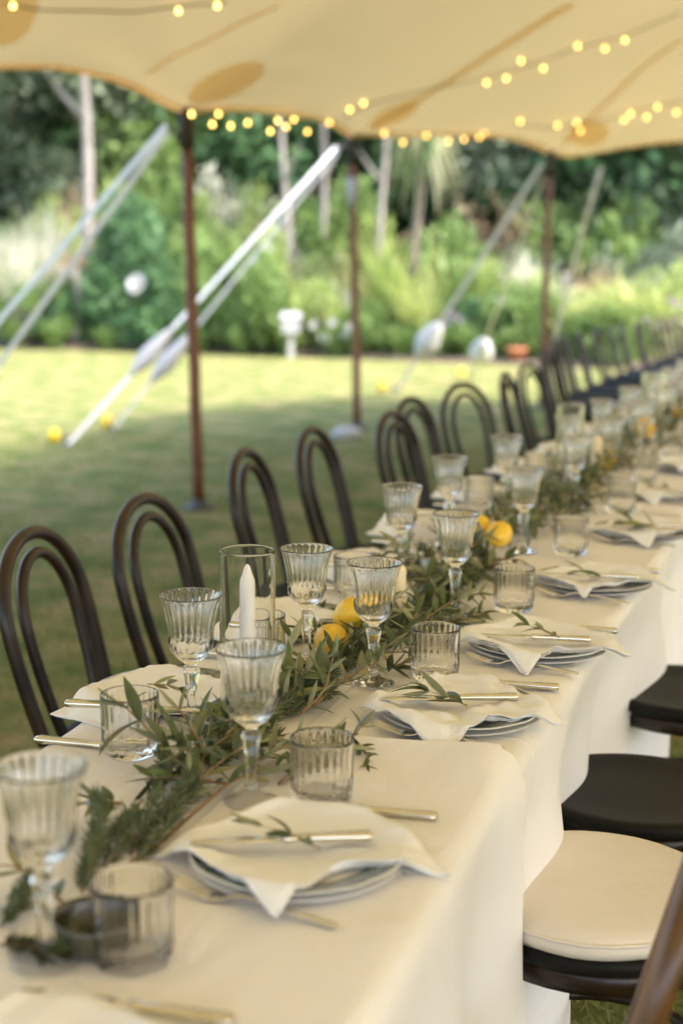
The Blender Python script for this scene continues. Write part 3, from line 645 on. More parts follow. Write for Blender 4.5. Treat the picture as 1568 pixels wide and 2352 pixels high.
TREES = [
    (20, 5.5, 'dark', 'dark', 5, 4.6, (1, 1, 1.0)), (110, 7.5, 'dark', 'dark2', 5, 4.8, (1.1, 1, 1.05)), (235, 7.0, 'dark', 'blue', 5, 4.4, (1, 1, 1)),
    (330, 9.0, 'dark', 'blue', 5.5, 5.0, (1.1, 1, 1.1)), (420, 6.5, 'dark', 'mid', 4.5, 3.8, (.8, .8, .8)), (505, 9.5, 'dark', 'mid', 5.5, 4.8, (1.0, 1, 1.0)),
    (600, 7.0, 'pale2', 'dark2', 5, 4.4, (.9, .9, .8)), (690, 10.0, 'dark', 'mid', 5.5, 4.8, (1.1, 1, 1)), (790, 7.5, 'dark', 'blue', 5, 4.0, (.9, .9, .9)),
    (880, 9.5, 'pale2', 'dark', 5.5, 4.6, (1.1, 1, 1)), (1000, 7.0, 'dark', 'dark2', 5, 4.0, (1, 1, .9)), (1100, 9.0, 'dark', 'blue', 5, 4.4, (1.1, 1, 1)),
    (1180, 6.5, 'dark', 'blue', 4.6, 3.7, (.9, .9, .8)), (1290, 8.5, 'dark', 'dark', 5, 4.2, (1.1, 1, 1)), (1380, 6.5, 'dark', 'dark2', 4.6, 3.7, (1.0, 1, .85)),
    (1480, 8.0, 'dark', 'dark2', 5, 4.0, (1.1, 1, 1)), (1570, 6.0, 'dark', 'dark', 4.6, 3.8, (1, 1, .9)),
    (60, 14, 'dark', 'dark', 6, 5.4, (1.4, 1.2, 1.3)), (260, 15, 'dark', 'dark', 6, 5.4, (1.4, 1.2, 1.3)), (450, 15, 'dark', 'dark2', 6, 5.2, (1.4, 1.2, 1.3)),
    (640, 16, 'dark', 'dark', 6, 5.2, (1.4, 1.2, 1.3)), (840, 15, 'dark', 'dark2', 6, 5.2, (1.4, 1.2, 1.3)), (1040, 15, 'dark', 'dark', 6, 5.2, (1.4, 1.2, 1.3)),
    (1240, 14, 'dark', 'dark2', 6, 5.0, (1.4, 1.2, 1.3)), (1430, 14, 'dark', 'dark', 6, 5.0, (1.4, 1.2, 1.3)), (1600, 14, 'dark', 'dark', 6, 5.0, (1.4, 1.2, 1.3)),
    (-130, 6, 'dark', 'dark', 5, 4.6, (1.2, 1, 1.1)), (-120, 13, 'dark', 'dark2', 6, 5, (1.4, 1.2, 1.3)), (1700, 7, 'dark', 'dark2', 5, 4.4, (1.2, 1, 1.1)),
]
ANCH = [(-130, 'the end of the bed past the reeds'), (20, 'the tallest cream reeds'), (110, 'the light green bush by the reeds'), (192, 'the straight grey trunk'), (262, 'the bright bush by the grey trunk'), (330, 'the white rose bush'),
        (430, 'the first tent pole'), (505, 'the tall leafy shrub'), (600, 'the large-leaved shrub'), (665, 'the white box on its post'), (735, 'the leaning pale trunk'), (800, 'the sleeved tent pole'), (870, 'the bright flax'), (955, 'the cabbage tree'), (1040, 'the golden clump'),
        (1110, 'the wide corner strap'), (1190, 'the narrow corner strap'), (1265, 'the corner pole'), (1380, 'the loose hanging webbing'), (1440, 'the tall daylilies'), (1500, 'the grey green end bush'), (1580, 'the last daylilies'), (1700, 'the far end of the bed')]
def near_anchor(px): return min(ANCH, key=lambda a_: abs(a_[0] - px))[1]
look = {'dark': 'dark leafy tree', 'dark2': 'deep green leafy tree', 'mid': 'mid green leafy tree', 'blue': 'grey green leafy tree'}
for (px, ex, tk, ck, tz, cz, csc) in TREES: tree(px, ex, tk, ck, tz, cz, csc, look[ck] + (' close behind ' if ex < 8.2 else ' some way behind ' if ex < 12 else ' deep behind ') + near_anchor(px))
# row of low edging plants
for i_, px in enumerate((30, 120, 240, 450, 555, 655, 770, 815, 930, 1010, 1080, 1160, 1240, 1300, 1460)):
    plant('edging_plant', px, d_at(px, .28), BL['low'], 'low grassy edging plant on the lawn side of ' + near_anchor(px), 'plant', 'edging plants along the bed', random.uniform(.8, 1.25), .03)

# thin pale trunks between the shrubs
for px, ex, hh, lab in ((655, 2.6, 4.4, 'slim pale tree trunk nearer the long straps, behind the light green bushes'), (735, 3.0, 4.6, 'slim leaning pale trunk beside the sleeved pole'),
                        (882, 3.2, 4.4, 'slim pale trunk between the sleeved pole and the cabbage tree'), (170, .9, 1.3, 'slim pale stump-like stem at the lawn edge under the reeds')):
    p = col_at(px, d_at(px, ex)); r = empty('slim_tree', (p[0], p[1], .05), px * .1)
    part('trunk', TR['pale2'], r, sc=(.62, .62, hh / 6)); part('crown', CR['blue'] if hh > 2 else SH['dry'], r, loc=(0, 0, hh), sc=(.28, .28, .16)); tag(r, lab, 'tree', 'slim pale trunks in the garden')
# cabbage tree with hanging golden blades
def cab_head(seed, mat, n_b=80, L_=.95):
    r = np.random.default_rng(seed); V_ = []; F_ = []
    for _ in range(n_b):
        a_ = r.uniform(0, 6.283); el = r.uniform(-.9, 1.2); l_ = L_ * r.uniform(.7, 1.15); w0 = .03
        for s_ in range(6):
            t = s_ / 5; rr = l_ * t * math.cos(el) * (1 - .25 * t); z = l_ * t * math.sin(el) - .75 * l_ * t * t; ww = w0 * (1 - t ** 2) + .003
            x_, y_ = math.cos(a_) * rr, math.sin(a_) * rr
            V_ += [(x_ + math.sin(a_) * ww, y_ - math.cos(a_) * ww, z), (x_ - math.sin(a_) * ww, y_ + math.cos(a_) * ww, z)]
            if s_: k_ = len(V_); F_.append((k_ - 4, k_ - 3, k_ - 1, k_ - 2))
    return mesh('leaf_head', V_, F_, [mat])
p = col_at(955, d_at(955, 1.9)); r = empty('cabbage_tree', (p[0], p[1], .05)); tag(r, 'cabbage tree with a tuft of drooping golden green blades near the sleeved pole', 'tree')
part('trunk', trunk_mesh(3.6, .11, 9, MT['bark_dark'], 0, .02), r); part('leaf_head', cab_head(3, FO['olive']), r, loc=(.05, 0, 3.5), sc=(1.1, 1.1, 1.0)); part('leaf_head', cab_head(5, FO['mid'], 60, .8), r, loc=(.05, 0, 3.75))

# flowers as things of their own plants: blooms are parts of small flowering plants
def bloom_mesh(rad, mat, seed=0):
    m_ = MB(); r = np.random.default_rng(seed)
    for ring, n_p, el in ((1.0, 7, .25), (.75, 6, .7), (.45, 5, 1.1)):
        for q_ in range(n_p):
            a_ = q_ * 6.283 / n_p + ring * 2; l_ = rad * ring; V_ = []
            for t, ww in ((0, .12), (.45, .5), (.85, .42), (1.0, .12)):
                rr = l_ * t * math.cos(el) + .05 * rad; z = l_ * t * math.sin(el) + .1 * rad * t
                V_ += [(math.cos(a_) * rr - math.sin(a_) * ww * l_, math.sin(a_) * rr + math.cos(a_) * ww * l_, z), (math.cos(a_) * rr + math.sin(a_) * ww * l_, math.sin(a_) * rr - math.cos(a_) * ww * l_, z)]
            m_.add(V_, [(0, 1, 3, 2), (2, 3, 5, 4), (4, 5, 7, 6)])
    return m_.build('bloom', [mat])
BW = bloom_mesh(.11, MT['rose']); BP = bloom_mesh(.045, MT['purple'])
def flower(px, py, ex, me, lab, sc=1.0, cat='flower', grp=None):
    b = col_at(px, d_at(px, ex)); d = ray(px, py); h = CAM_H + d[2] * np.hypot(b[0], b[1]) / np.hypot(d[0], d[1])
    r = empty('flower', (b[0], b[1], .03)); part('flower_stem', MB().add(*tube(smooth_path([(0, .02, 0), (.03, .0, h * .5), (0, 0, h - .03)], 6), .006, 5)).build('flower_stem', [FO['mid']]), r)
    part('bloom', me, r, loc=(0, 0, h - .03), rot=(R(62), 0, R(-10)), sc=(sc, sc, sc)); return tag(r, lab, cat, grp)
flower(315, 655, .35, BW, 'large white rose in front of the dark green bush', 1.55)
for px, py in ((722, 748), (742, 775), (765, 742), (795, 770), (758, 780), (805, 752)): flower(px, py, .12, BW, 'white bloom among the pale shrub beside the sleeved pole', .62, 'flower', 'white blooms near the sleeved pole')
for px, py in ((1042, 722), (1058, 735), (1030, 742), (1152, 690)): flower(px, py, .25, BP, 'purple flower rising between the two plump ratchet covers', 1.0, 'flower', 'purple flowers by the corner straps')
for px, py in ((1545, 690), (1560, 700), (1490, 735)): flower(px, py, .2, BP, 'purple flower in front of the daylilies by the far chairs', 1.0, 'flower', 'purple flowers by the daylilies')
for px, py in ((545, 765), (585, 600), (620, 570)): flower(px, py, .5, BW, 'small white bloom on the shrubs behind the long straps', .5, 'flower', 'small white blooms behind the straps')
# white box on a post
p = col_at(668, d_at(668, -.1)); r = empty('post_box', (p[0], p[1], 0), YAW); r.scale = (.8, .8, .92); tag(r, 'white wooden box with a pitched lid on a grey post at the lawn edge', 'post box')
part('post', MB().add(*box(-.055, .055, -.055, .055, 0, .42)).build('post', [MT['greypost']], False), r)
part('box', MB().add(*box(-.17, .17, -.14, .14, .42, .66)).build('box', [MT['whitepaint']], False), r)
part('lid', MB().add([(-.2, -.17, .66), (.2, -.17, .66), (.2, .17, .66), (-.2, .17, .66), (-.2, 0, .76), (.2, 0, .76)], [(0, 1, 5, 4), (2, 3, 4, 5), (0, 4, 3), (1, 2, 5), (3, 2, 1, 0)]).build('lid', [MT['whitepaint']], False), r)
for px, lab in ((1192, 'small terracotta pot at the lawn edge behind the corner pole'),):
    p = col_at(px, d_at(px, -.1)); o = obj('flower_pot', MB().add(*lathe([(0, 0), (.10, 0), (.14, .2), (.155, .2), (.155, .24), (.13, .24), (.12, .2), (0, .2)], 18)).build('flower_pot', [MT['terracotta']]), loc=(p[0], p[1], 0)); tag(o, lab, 'pot')
#TABLE
# ------------------------------------------------------------------ tables and cloths
TZ = .75                                   # top of the linen
JOINTS = [(-.9, -.70), (1.93, -.697), (4.33, -.600), (6.73, -.46), (9.13, -.36), (11.53, -.28)]
def xc(y): return float(np.interp(y, [j[0] for j in JOINTS], [j[1] for j in JOINTS]))
HALF = .352
ordn = ['first', 'second', 'third', 'fourth', 'fifth', 'sixth', 'seventh', 'eighth', 'ninth', 'tenth', 'eleventh', 'twelfth', 'thirteenth', 'fourteenth', 'fifteenth', 'sixteenth', 'seventeenth', 'eighteenth', 'nineteenth', 'twentieth', 'twenty-first', 'twenty-second', 'twenty-third']
def cloth_mesh(L_, seed, over0, over1, dz, flare=.0):
    r = np.random.default_rng(seed); y = np.arange(-L_ / 2 - over0, L_ / 2 + over1 + .001, .024); ny = len(y)
    prof = []                              # (side coordinate, top?, s along the drop)
    xs = np.linspace(-HALF + .03, HALF - .03, 26)
    drop = np.concatenate([[.004, .012, .02, .03, .042], np.linspace(.06, .64, 20)])
    V_ = np.zeros((ny, 26 + 2 * len(drop), 3)); nd = len(drop)
    ph = r.uniform(0, 6.28, 8)
    def fold(yy, s, sgn):
        k_ = [5.2, 9.1, 14.3, 3.1]; q = 0
        for i_ in range(4): q = q + np.sin(k_[i_] * yy + ph[i_ + (0 if sgn > 0 else 4)] + 1.2 * s * math.sin(i_ + seed)) / (1 + .8 * i_)
        return q
    for j, yy in enumerate(y):
        top = .0028 * vnoise(np.stack([xs * 9, np.full(26, yy * 6)], 1), seed) + .002 * np.exp(-((xs - .11) / .012) ** 2) + .002 * np.exp(-((xs + .13) / .012) ** 2)
        row = [(x, yy, t) for x, t in zip(xs, top)]
        def side(sgn):
            out = []
            for s in drop:
                rad = .03
                if s < rad * 1.57: a_ = s / rad; x = HALF - rad + rad * math.sin(a_); z = -rad * (1 - math.cos(a_))
                else: x = HALF; z = -rad - (s - rad * 1.57)
                am = max(0, s - .03); f_ = fold(yy, s, sgn)
                x += .032 * min(am / .3, 1.15) * f_ - (.008 if seed == 40 else .032) * min(am / .15, 1) + flare * min(am / .5, 1) ** 1.3 + .012
                edge_d = min(yy + L_ / 2 + over0, L_ / 2 + over1 - yy); x += (.012 if yy > 0 else -.02) * math.exp(-edge_d / .12) * min(am / .2, 1)
                out.append((sgn * (x - .012), yy + .012 * f_ * min(am / .3, 1), z))
            return out
        V_[j] = np.array(side(-1)[::-1] + row + side(1))
    # a slightly raised, rumpled end where this cloth laps over the next one
    end = np.clip(1 - (L_ / 2 + over1 - y) / .08, 0, 1); V_[:, :, 2] += (dz + .004 * end * (1 + .6 * np.sin(y * 40)))[:, None] + 0
    V_[:, nd:nd + 26, 2] += (.004 * end)[:, None] * (1 + np.sin(np.linspace(0, 9, 26)))[None]
    if seed == 40:
        gd = np.exp(-((V_[:, :, 0] - HALF + .04) / .07) ** 2 - ((V_[:, :, 1] - (L_ / 2 - .01)) / .09) ** 2); V_[:, :, 2] += .014 * gd; V_[:, :, 0] += .02 * gd * (V_[:, :, 2] < -.02)
    w_ = V_.shape[1]; f_ = [(j * w_ + i, j * w_ + i + 1, (j + 1) * w_ + i + 1, (j + 1) * w_ + i) for j in range(ny - 1) for i in range(w_ - 1)]
    return mesh('tablecloth', V_.reshape(-1, 3), f_, [MT['cloth']])
TOPB = MB().add(*box(-.31, .31, -1.19, 1.19, -.035, -.012)).build('table_top', [MT['ply']], False)
def legset():
    m_ = MB()
    for x in (-.26, .26): m_.add(*tube([(x, 0, -.03), (x * 1.05, 0, -.74)], .014, 8))
    m_.add(*tube([(-.26, 0, -.35), (.26, 0, -.35)], .010, 8)); return m_.build('leg_frame', [MT['iron']])
LEGF = legset()
for k_ in range(5):
    (y0, x0), (y1, x1) = JOINTS[k_], JOINTS[k_ + 1]; L_ = math.hypot(y1 - y0, x1 - x0); rz = -math.atan2(x1 - x0, y1 - y0)
    c = ((x0 + x1) / 2, (y0 + y1) / 2, TZ - .004)
    t_ = empty('trestle_table', c, rz)
    part('table_top', TOPB, t_, sc=(1, L_ / 2.4, 1)); part('leg_frame', LEGF, t_, loc=(0, -L_ / 2 + .3, 0)); part('leg_frame', LEGF, t_, loc=(0, L_ / 2 - .3, 0))
    where = ('the first trestle table, at the white-cushioned chair', 'the second trestle table, with the tall candle glass and lemons', 'the third trestle table counted from the white-cushioned chair',
             'the last table but one towards the garden', 'the last trestle table towards the garden')[k_]
    tag(t_, 'folding board table hidden under cloth: ' + where.replace(', with the tall candle glass and lemons', ''), 'table', 'trestle tables set end to end')
    o = obj('tablecloth', cloth_mesh(L_, 40 + k_, .01 if k_ == 0 else .14, .05 if k_ == 0 else .02, .004 - .0009 * k_ + (.003 if k_ == 0 else 0), .035 if k_ == 0 else .0), loc=c, rot=(0, 0, rz))
    tag(o, 'cream linen cloth over ' + where, 'tablecloth', 'cream cloths on the long table')

# ------------------------------------------------------------------ chairs (facing +X)
def arch(w0, w1, zb, zt, xb, xt, zspring, n_=46):
    P_ = []
    for t in np.linspace(0, 1, 14): z = zb + (zspring - zb) * t; P_.append((xb + (xt - xb) * ((z - zb) / (zt - zb)) ** .9, -(w0 + (w1 - w0) * math.sin(t * 1.57)), z))
    for a_ in np.linspace(0, math.pi, 24)[1:-1]:
        z = zspring + (zt - zspring) * math.sin(a_) ** .92; P_.append((xb + (xt - xb) * ((z - zb) / (zt - zb)) ** .9, -w1 * math.cos(a_), z))
    Q = [(x, -y, z) for x, y, z in P_[:14]][::-1]
    return np.array(P_ + Q)
outer = arch(.168, .192, .44, .885, -.165, -.285, .70)
pre = np.array([(-.27, -.195, 0), (-.235, -.187, .15), (-.195, -.176, .32)]); post = pre[::-1] * [1, -1, 1]
outer = np.vstack([pre, outer, post]); inner = arch(.095, .122, .452, .842, -.163, -.270, .69)
n_o = len(outer)
chair = empty('bentwood_chair', (0, 0, 0))
part('back_loop', MB().add(*tube(smooth_path(outer, 110), .0155, 12)).build('back_loop', [MT['wood']]), chair)
part('inner_loop', MB().add(*tube(smooth_path(inner, 70), .0128, 12)).build('inner_loop', [MT['wood']]), chair)
def seat_mod(i, a, z): return 1 + .03 * np.cos(2 * a) + .035 * np.cos(a)
part('seat', MB().add(*lathe([(0, .452), (.10, .452), (.17, .456), (.195, .462), (.206, .458), (.210, .448), (.206, .436), (.19, .430), (0, .430)], 44, seat_mod)).build('seat', [MT['seat']]), chair)
part('seat_ring', MB().add(*lathe([(.185, .43), (.192, .425), (.19, .395), (.17, .392), (.165, .43)], 40, seat_mod)).build('seat_ring', [MT['wood']]), chair)
for s_ in (-1, 1):
    part('leg', MB().add(*tube(smooth_path([(.15, s_ * .13, .42), (.17, s_ * .15, .25), (.195, s_ * .175, 0)], 10), np.linspace(.018, .0125, 10), 10)).build('leg', [MT['wood']]), chair)
an = np.linspace(0, 2 * math.pi, 32, endpoint=False)
part('stretcher_ring', MB().add(*tube(np.stack([.165 * np.cos(an) - .01, .15 * np.sin(an), np.full(32, .22)], 1), .010, 8, closed=True)).build('stretcher_ring', [MT['wood']]), chair)
CH = [(-1.27, 2.70, 4), (-1.235, 3.16, -2), (-1.32, 4.09, 3), (-1.315, 4.70, -1), (-1.20, 5.30, -7), (-1.285, 5.88, -10), (-1.255, 6.60, -24), (-1.17, 7.48, 0), (-1.19, 8.15, -14), (-1.22, 8.9, 10), (-1.33, 9.8, -6), (-1.42, 10.5, 4),
      (-1.47, 11.0, 0), (-1.47, 11.5, 6), (-1.45, 12.1, 3), (-1.42, 12.9, -5), (-1.36, 13.45, 4), (-1.32, 13.95, 3), (-1.25, 14.7, 0), (-1.20, 15.5, 4), (-1.16, 16.2, -4), (-1.12, 16.9, 0), (-1.08, 17.6, 0)]
CH0 = (-1.29, 2.07, 2)
cl = 'dark bentwood chair on the lawn side of the table, {} along from the lawn-side place with the tall candle glass'
for i_, (x, y, a_) in enumerate(CH):
    c = copy_tree(chair); c.location = (x, y, 0); c.rotation_euler = (0, 0, R(a_))
    tag(c, f'dark bentwood chair on the lawn side, {ordn[i_]} in the row from the draped napkin', 'chair', 'bentwood chairs on the lawn side')
RCH = [(-.335, 1.535, 178, 'dark bentwood chair pushed in beside the white-cushioned one, its worn loop back showing'), (-.245, 2.165, 182, 'dark bentwood chair under a white seat cushion'),  # first chair's loop back isn't worn: brown highlights painted on the same dark wood
       (-.235, 2.70, 179, 'dark round-seated bentwood chair beside the white-cushioned one, no cushion'), (-.185, 3.42, 183, 'dark round-seated bentwood chair, second past the white cushion, partly behind the cloth')]
for i_, (x, y, a_, lab) in enumerate(RCH[1:] + RCH[:1]):
    c = chair if i_ == 3 else copy_tree(chair); c.location = (x, y, 0); c.rotation_euler = (0, 0, R(a_)); tag(c, lab, 'chair', 'bentwood chairs on the cushion side')
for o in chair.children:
    if o.name.split('.')[0] in ('back_loop', 'inner_loop'): o.data = o.data.copy(); o.data.materials[0] = MT['wood_highlit']; o['label'] = 'bentwood loop with painted brown highlights'  # same wood as the other chairs; lit brown is painted on these loops
# cushion
cu = empty('seat_cushion', (-.245, 2.165, .458), R(182)); tag(cu, 'flat white canvas cushion lying on a dark bentwood seat', 'cushion')
part('pad', MB().add(*lathe([(0, .0), (.17, .0), (.205, .004), (.216, .016), (.216, .026), (.206, .038), (.18, .0435), (.12, .0462), (.06, .0472), (0, .0475)], 56, lambda i, a, z: 1 + .03 * np.cos(2 * a) + .05 * np.cos(a) + .02 * np.cos(4 * a) + .004 * np.sin(9 * a))).build('pad', [MT['cushion']]), cu)
rr = np.array([.2145 * (1 + .03 * np.cos(2 * a) + .05 * np.cos(a) + .02 * np.cos(4 * a) + .004 * np.sin(9 * a)) for a in an]) * 1.004
part('piping', MB().add(*tube(np.stack([rr * np.cos(an), rr * np.sin(an), np.full(32, .031)], 1), .0028, 6, closed=True)).build('piping', [MT['cushion']]), cu)

# ------------------------------------------------------------------ glassware
NR = 24
def flute(a, amp): c = np.cos(NR * a); return 1 + amp * (np.abs(np.cos(NR * a / 2)) - .55)
def cut(a, z, amp, kz): return 1 + amp * (np.maximum(np.abs(np.sin(NR / 4 * a + kz * z)), np.abs(np.sin(NR / 4 * a - kz * z))) - .75)
def gz(z): return z * 1.03 if z < .1 else .103 + (z - .1) * .974
def goblet_mesh():
    o_ = [(0, 0), (.030, 0), (.0365, .0012), (.037, .003), (.034, .0048), (.024, .0075), (.014, .012), (.0095, .019), (.0072, .030), (.0070, .042), (.0078, .055), (.0090, .068), (.0108, .080), (.0128, .088), (.0132, .0915), (.0118, .095), (.0085, .0975), (.0078, .1)]
    o_ += [(.0095, .103), (.0145, .107), (.0200, .112), (.0255, .118), (.0300, .124), (.0330, .130), (.0345, .136), (.0348, .141), (.0345, .146), (.0344, .151), (.0348, .158), (.0356, .166), (.0366, .174), (.0379, .182), (.0396, .190), (.0418, .198), (.0442, .205), (.0462, .2105), (.0474, .2135), (.0478, .2150)]
    no = len(o_)
    in_ = [(.0468, .2155), (.0458, .2145), (.0440, .2100), (.0415, .203), (.0388, .194), (.0366, .185), (.0350, .175), (.0338, .165), (.0330, .155), (.0325, .147), (.0318, .140), (.0295, .133), (.0255, .1265), (.0195, .121), (.012, .1175), (.005, .1163), (0, .116)]
    def mod(i, a, z):
        if i >= no: return 1.0
        if z < .0975 and z > .019: return 1 + .05 * np.abs(np.cos(4 * a))
        if .103 < z < .1475: return cut(a, z, .075 * min(1, (z - .103) / .012, (.150 - z) / .008), 190)
        if .1475 <= z < .2132: return flute(a, .055 * min(1, (z - .145) / .012, (.2140 - z) / .014))
        return 1.0
    v_, f_ = lathe(o_ + in_, 144, mod); v_[:, 2] = [gz(z) for z in v_[:, 2]]
    return MB().add(v_, f_).build('wine_goblet', [MT['glass']])
def tumbler_mesh():
    o_ = [(0, .0015), (.028, .0015), (.030, 0), (.0345, .0), (.0375, .002), (.0395, .006), (.0408, .011), (.0416, .017), (.0420, .023), (.0421, .029), (.0419, .035), (.0416, .041), (.0415, .048), (.0416, .056), (.0418, .064), (.0421, .072), (.0425, .080), (.0428, .086), (.0430, .090), (.0430, .0920)]
    no = len(o_)
    in_ = [(.0422, .0926), (.0412, .0920), (.0404, .086), (.0396, .076), (.0392, .064), (.0390, .050), (.0388, .036), (.0380, .026), (.0350, .0205), (.026, .0175), (.012, .0165), (0, .0163)]
    def mod(i, a, z):
        if i >= no: return 1.0
        if .004 < z <= .0385: return cut(a, z, .085 * min(1, (z - .004) / .006, (.0405 - z) / .006), 165)
        if .0385 < z < .0905: return flute(a, .05 * min(1, (z - .036) / .008, (.0915 - z) / .012))
        return 1.0
    return MB().add(*lathe(o_ + in_, 144, mod)).build('tumbler', [MT['glass']])
GOB = goblet_mesh(); TUM = tumbler_mesh()

# ------------------------------------------------------------------ plates, cutlery, napkins
CHARGER = MB().add(*lathe([(0, .0), (.085, 0), (.09, .003), (.105, .008), (.128, .0145), (.136, .0175), (.1375, .019), (.1365, .0205), (.128, .0185), (.105, .0125), (.09, .008), (.082, .0065), (0, .0065)], 64)).build('lower_plate', [MT['china']])
def rimwave(i, a, z): return 1 + .006 * np.cos(12 * a)
def ring_only(prof, n_, mod):
    v_, f_ = lathe(prof, n_, mod); return v_, [q for q in f_ if len(q) == 4]
PLATE_B = MB().add(*ring_only([(0, .0), (.078, 0), (.084, .003), (.10, .010), (.124, .0175), (.1305, .021), (.1322, .0225), (.1318, .0240), (.1288, .0235)], 72, rimwave)).build('plate_body', [MT['china']])
PLATE_R = MB().add(*ring_only([(.1290, .0236), (.118, .0205), (.104, .0155), (.090, .0098)], 72, rimwave)).build('painted_rim', [MT['glaze']])
PLATE_W = MB().add(*ring_only([(.0902, .0099), (.082, .0062), (.07, .0055), (0, .0055)], 72, rimwave)).build('well', [MT['china']])

def flatbar(P_, W_, T_):                  # a bar of changing width/thickness along a path: rounded rectangle section
    P_ = np.asarray(P_, float); n_ = len(P_); V_ = []; F_ = []; a_ = np.linspace(0, 2 * math.pi, 10, endpoint=False) + math.pi / 10
    T = np.gradient(P_, axis=0); T /= np.linalg.norm(T, axis=1)[:, None]; Sx = np.cross((0, 0, 1.0), T); Sx /= np.linalg.norm(Sx, axis=1)[:, None]; U = np.cross(T, Sx)
    for i in range(n_):
        for q in a_:
            cx, cz = math.copysign(abs(math.cos(q)) ** .5, math.cos(q)), math.copysign(abs(math.sin(q)) ** .7, math.sin(q))
            V_.append(P_[i] + Sx[i] * W_[i] / 2 * cx + U[i] * T_[i] / 2 * cz)
    for i in range(n_ - 1):
        for q in range(10): F_.append((i * 10 + q, i * 10 + (q + 1) % 10, (i + 1) * 10 + (q + 1) % 10, (i + 1) * 10 + q))
    F_ += [tuple(range(10))[::-1], tuple((n_ - 1) * 10 + q for q in range(10))]; return V_, F_
# fork along +X: tines at x=0, handle end at x=.215
FORK_H = MB().add(*flatbar([(.052, 0, .0045), (.060, 0, .0035), (.07, 0, .0045), (.08, 0, .009), (.09, 0, .012), (.11, 0, .0125), (.14, 0, .0105), (.17, 0, .0075), (.20, 0, .0052), (.212, 0, .0048), (.215, 0, .0048)],
                           [.022, .021, .016, .0085, .0062, .0060, .0068, .0085, .0115, .0125, .009], [.0022, .0026, .003, .0034, .0036, .0034, .0032, .003, .003, .003, .002])).build('handle', [MT['steel']])
TINE = MB().add(*flatbar([(0, 0, .016), (.012, 0, .0125), (.025, 0, .0085), (.04, 0, .0055), (.056, 0, .0042)], [.0018, .003, .0034, .0036, .0046], [.0012, .0018, .002, .0022, .0022])).build('tine', [MT['steel']])
KN_H = MB().add(*flatbar([(.115, 0, .0062), (.118, 0, .0062), (.124, 0, .0062), (.128, 0, .0062), (.16, 0, .0062), (.20, 0, .0062), (.216, 0, .0062), (.222, 0, .0062), (.2235, 0, .0062)], [.012, .0155, .0155, .0125, .014, .017, .0185, .0175, .012], [.007, .010, .010, .008, .009, .0105, .011, .010, .007])).build('handle', [MT['steel']])
KN_B = MB().add(*flatbar([(0, -.003, .0055), (.008, -.001, .0055), (.02, 0, .0055), (.06, 0, .0058), (.10, 0, .006), (.116, 0, .0062)], [.003, .011, .0165, .019, .0185, .011], [.0008, .0012, .0016, .0018, .0026, .004])).build('blade', [MT['steel']])
def fork(loc, rz, lab):
    r = empty('fork', loc, rz); part('handle', FORK_H, r)
    for q in (-.0084, -.0028, .0028, .0084): part('tine', TINE, r, loc=(0, q, 0))
    return tag(r, lab, 'fork', 'silver forks beside the plates')
def knife(loc, rz, lab, grp='silver knives on the table', ry=0.0):
    r = empty('knife', loc, rz); r.rotation_euler = (0, ry, rz); part('handle', KN_H, r); part('blade', KN_B, r); return tag(r, lab, 'knife', grp)

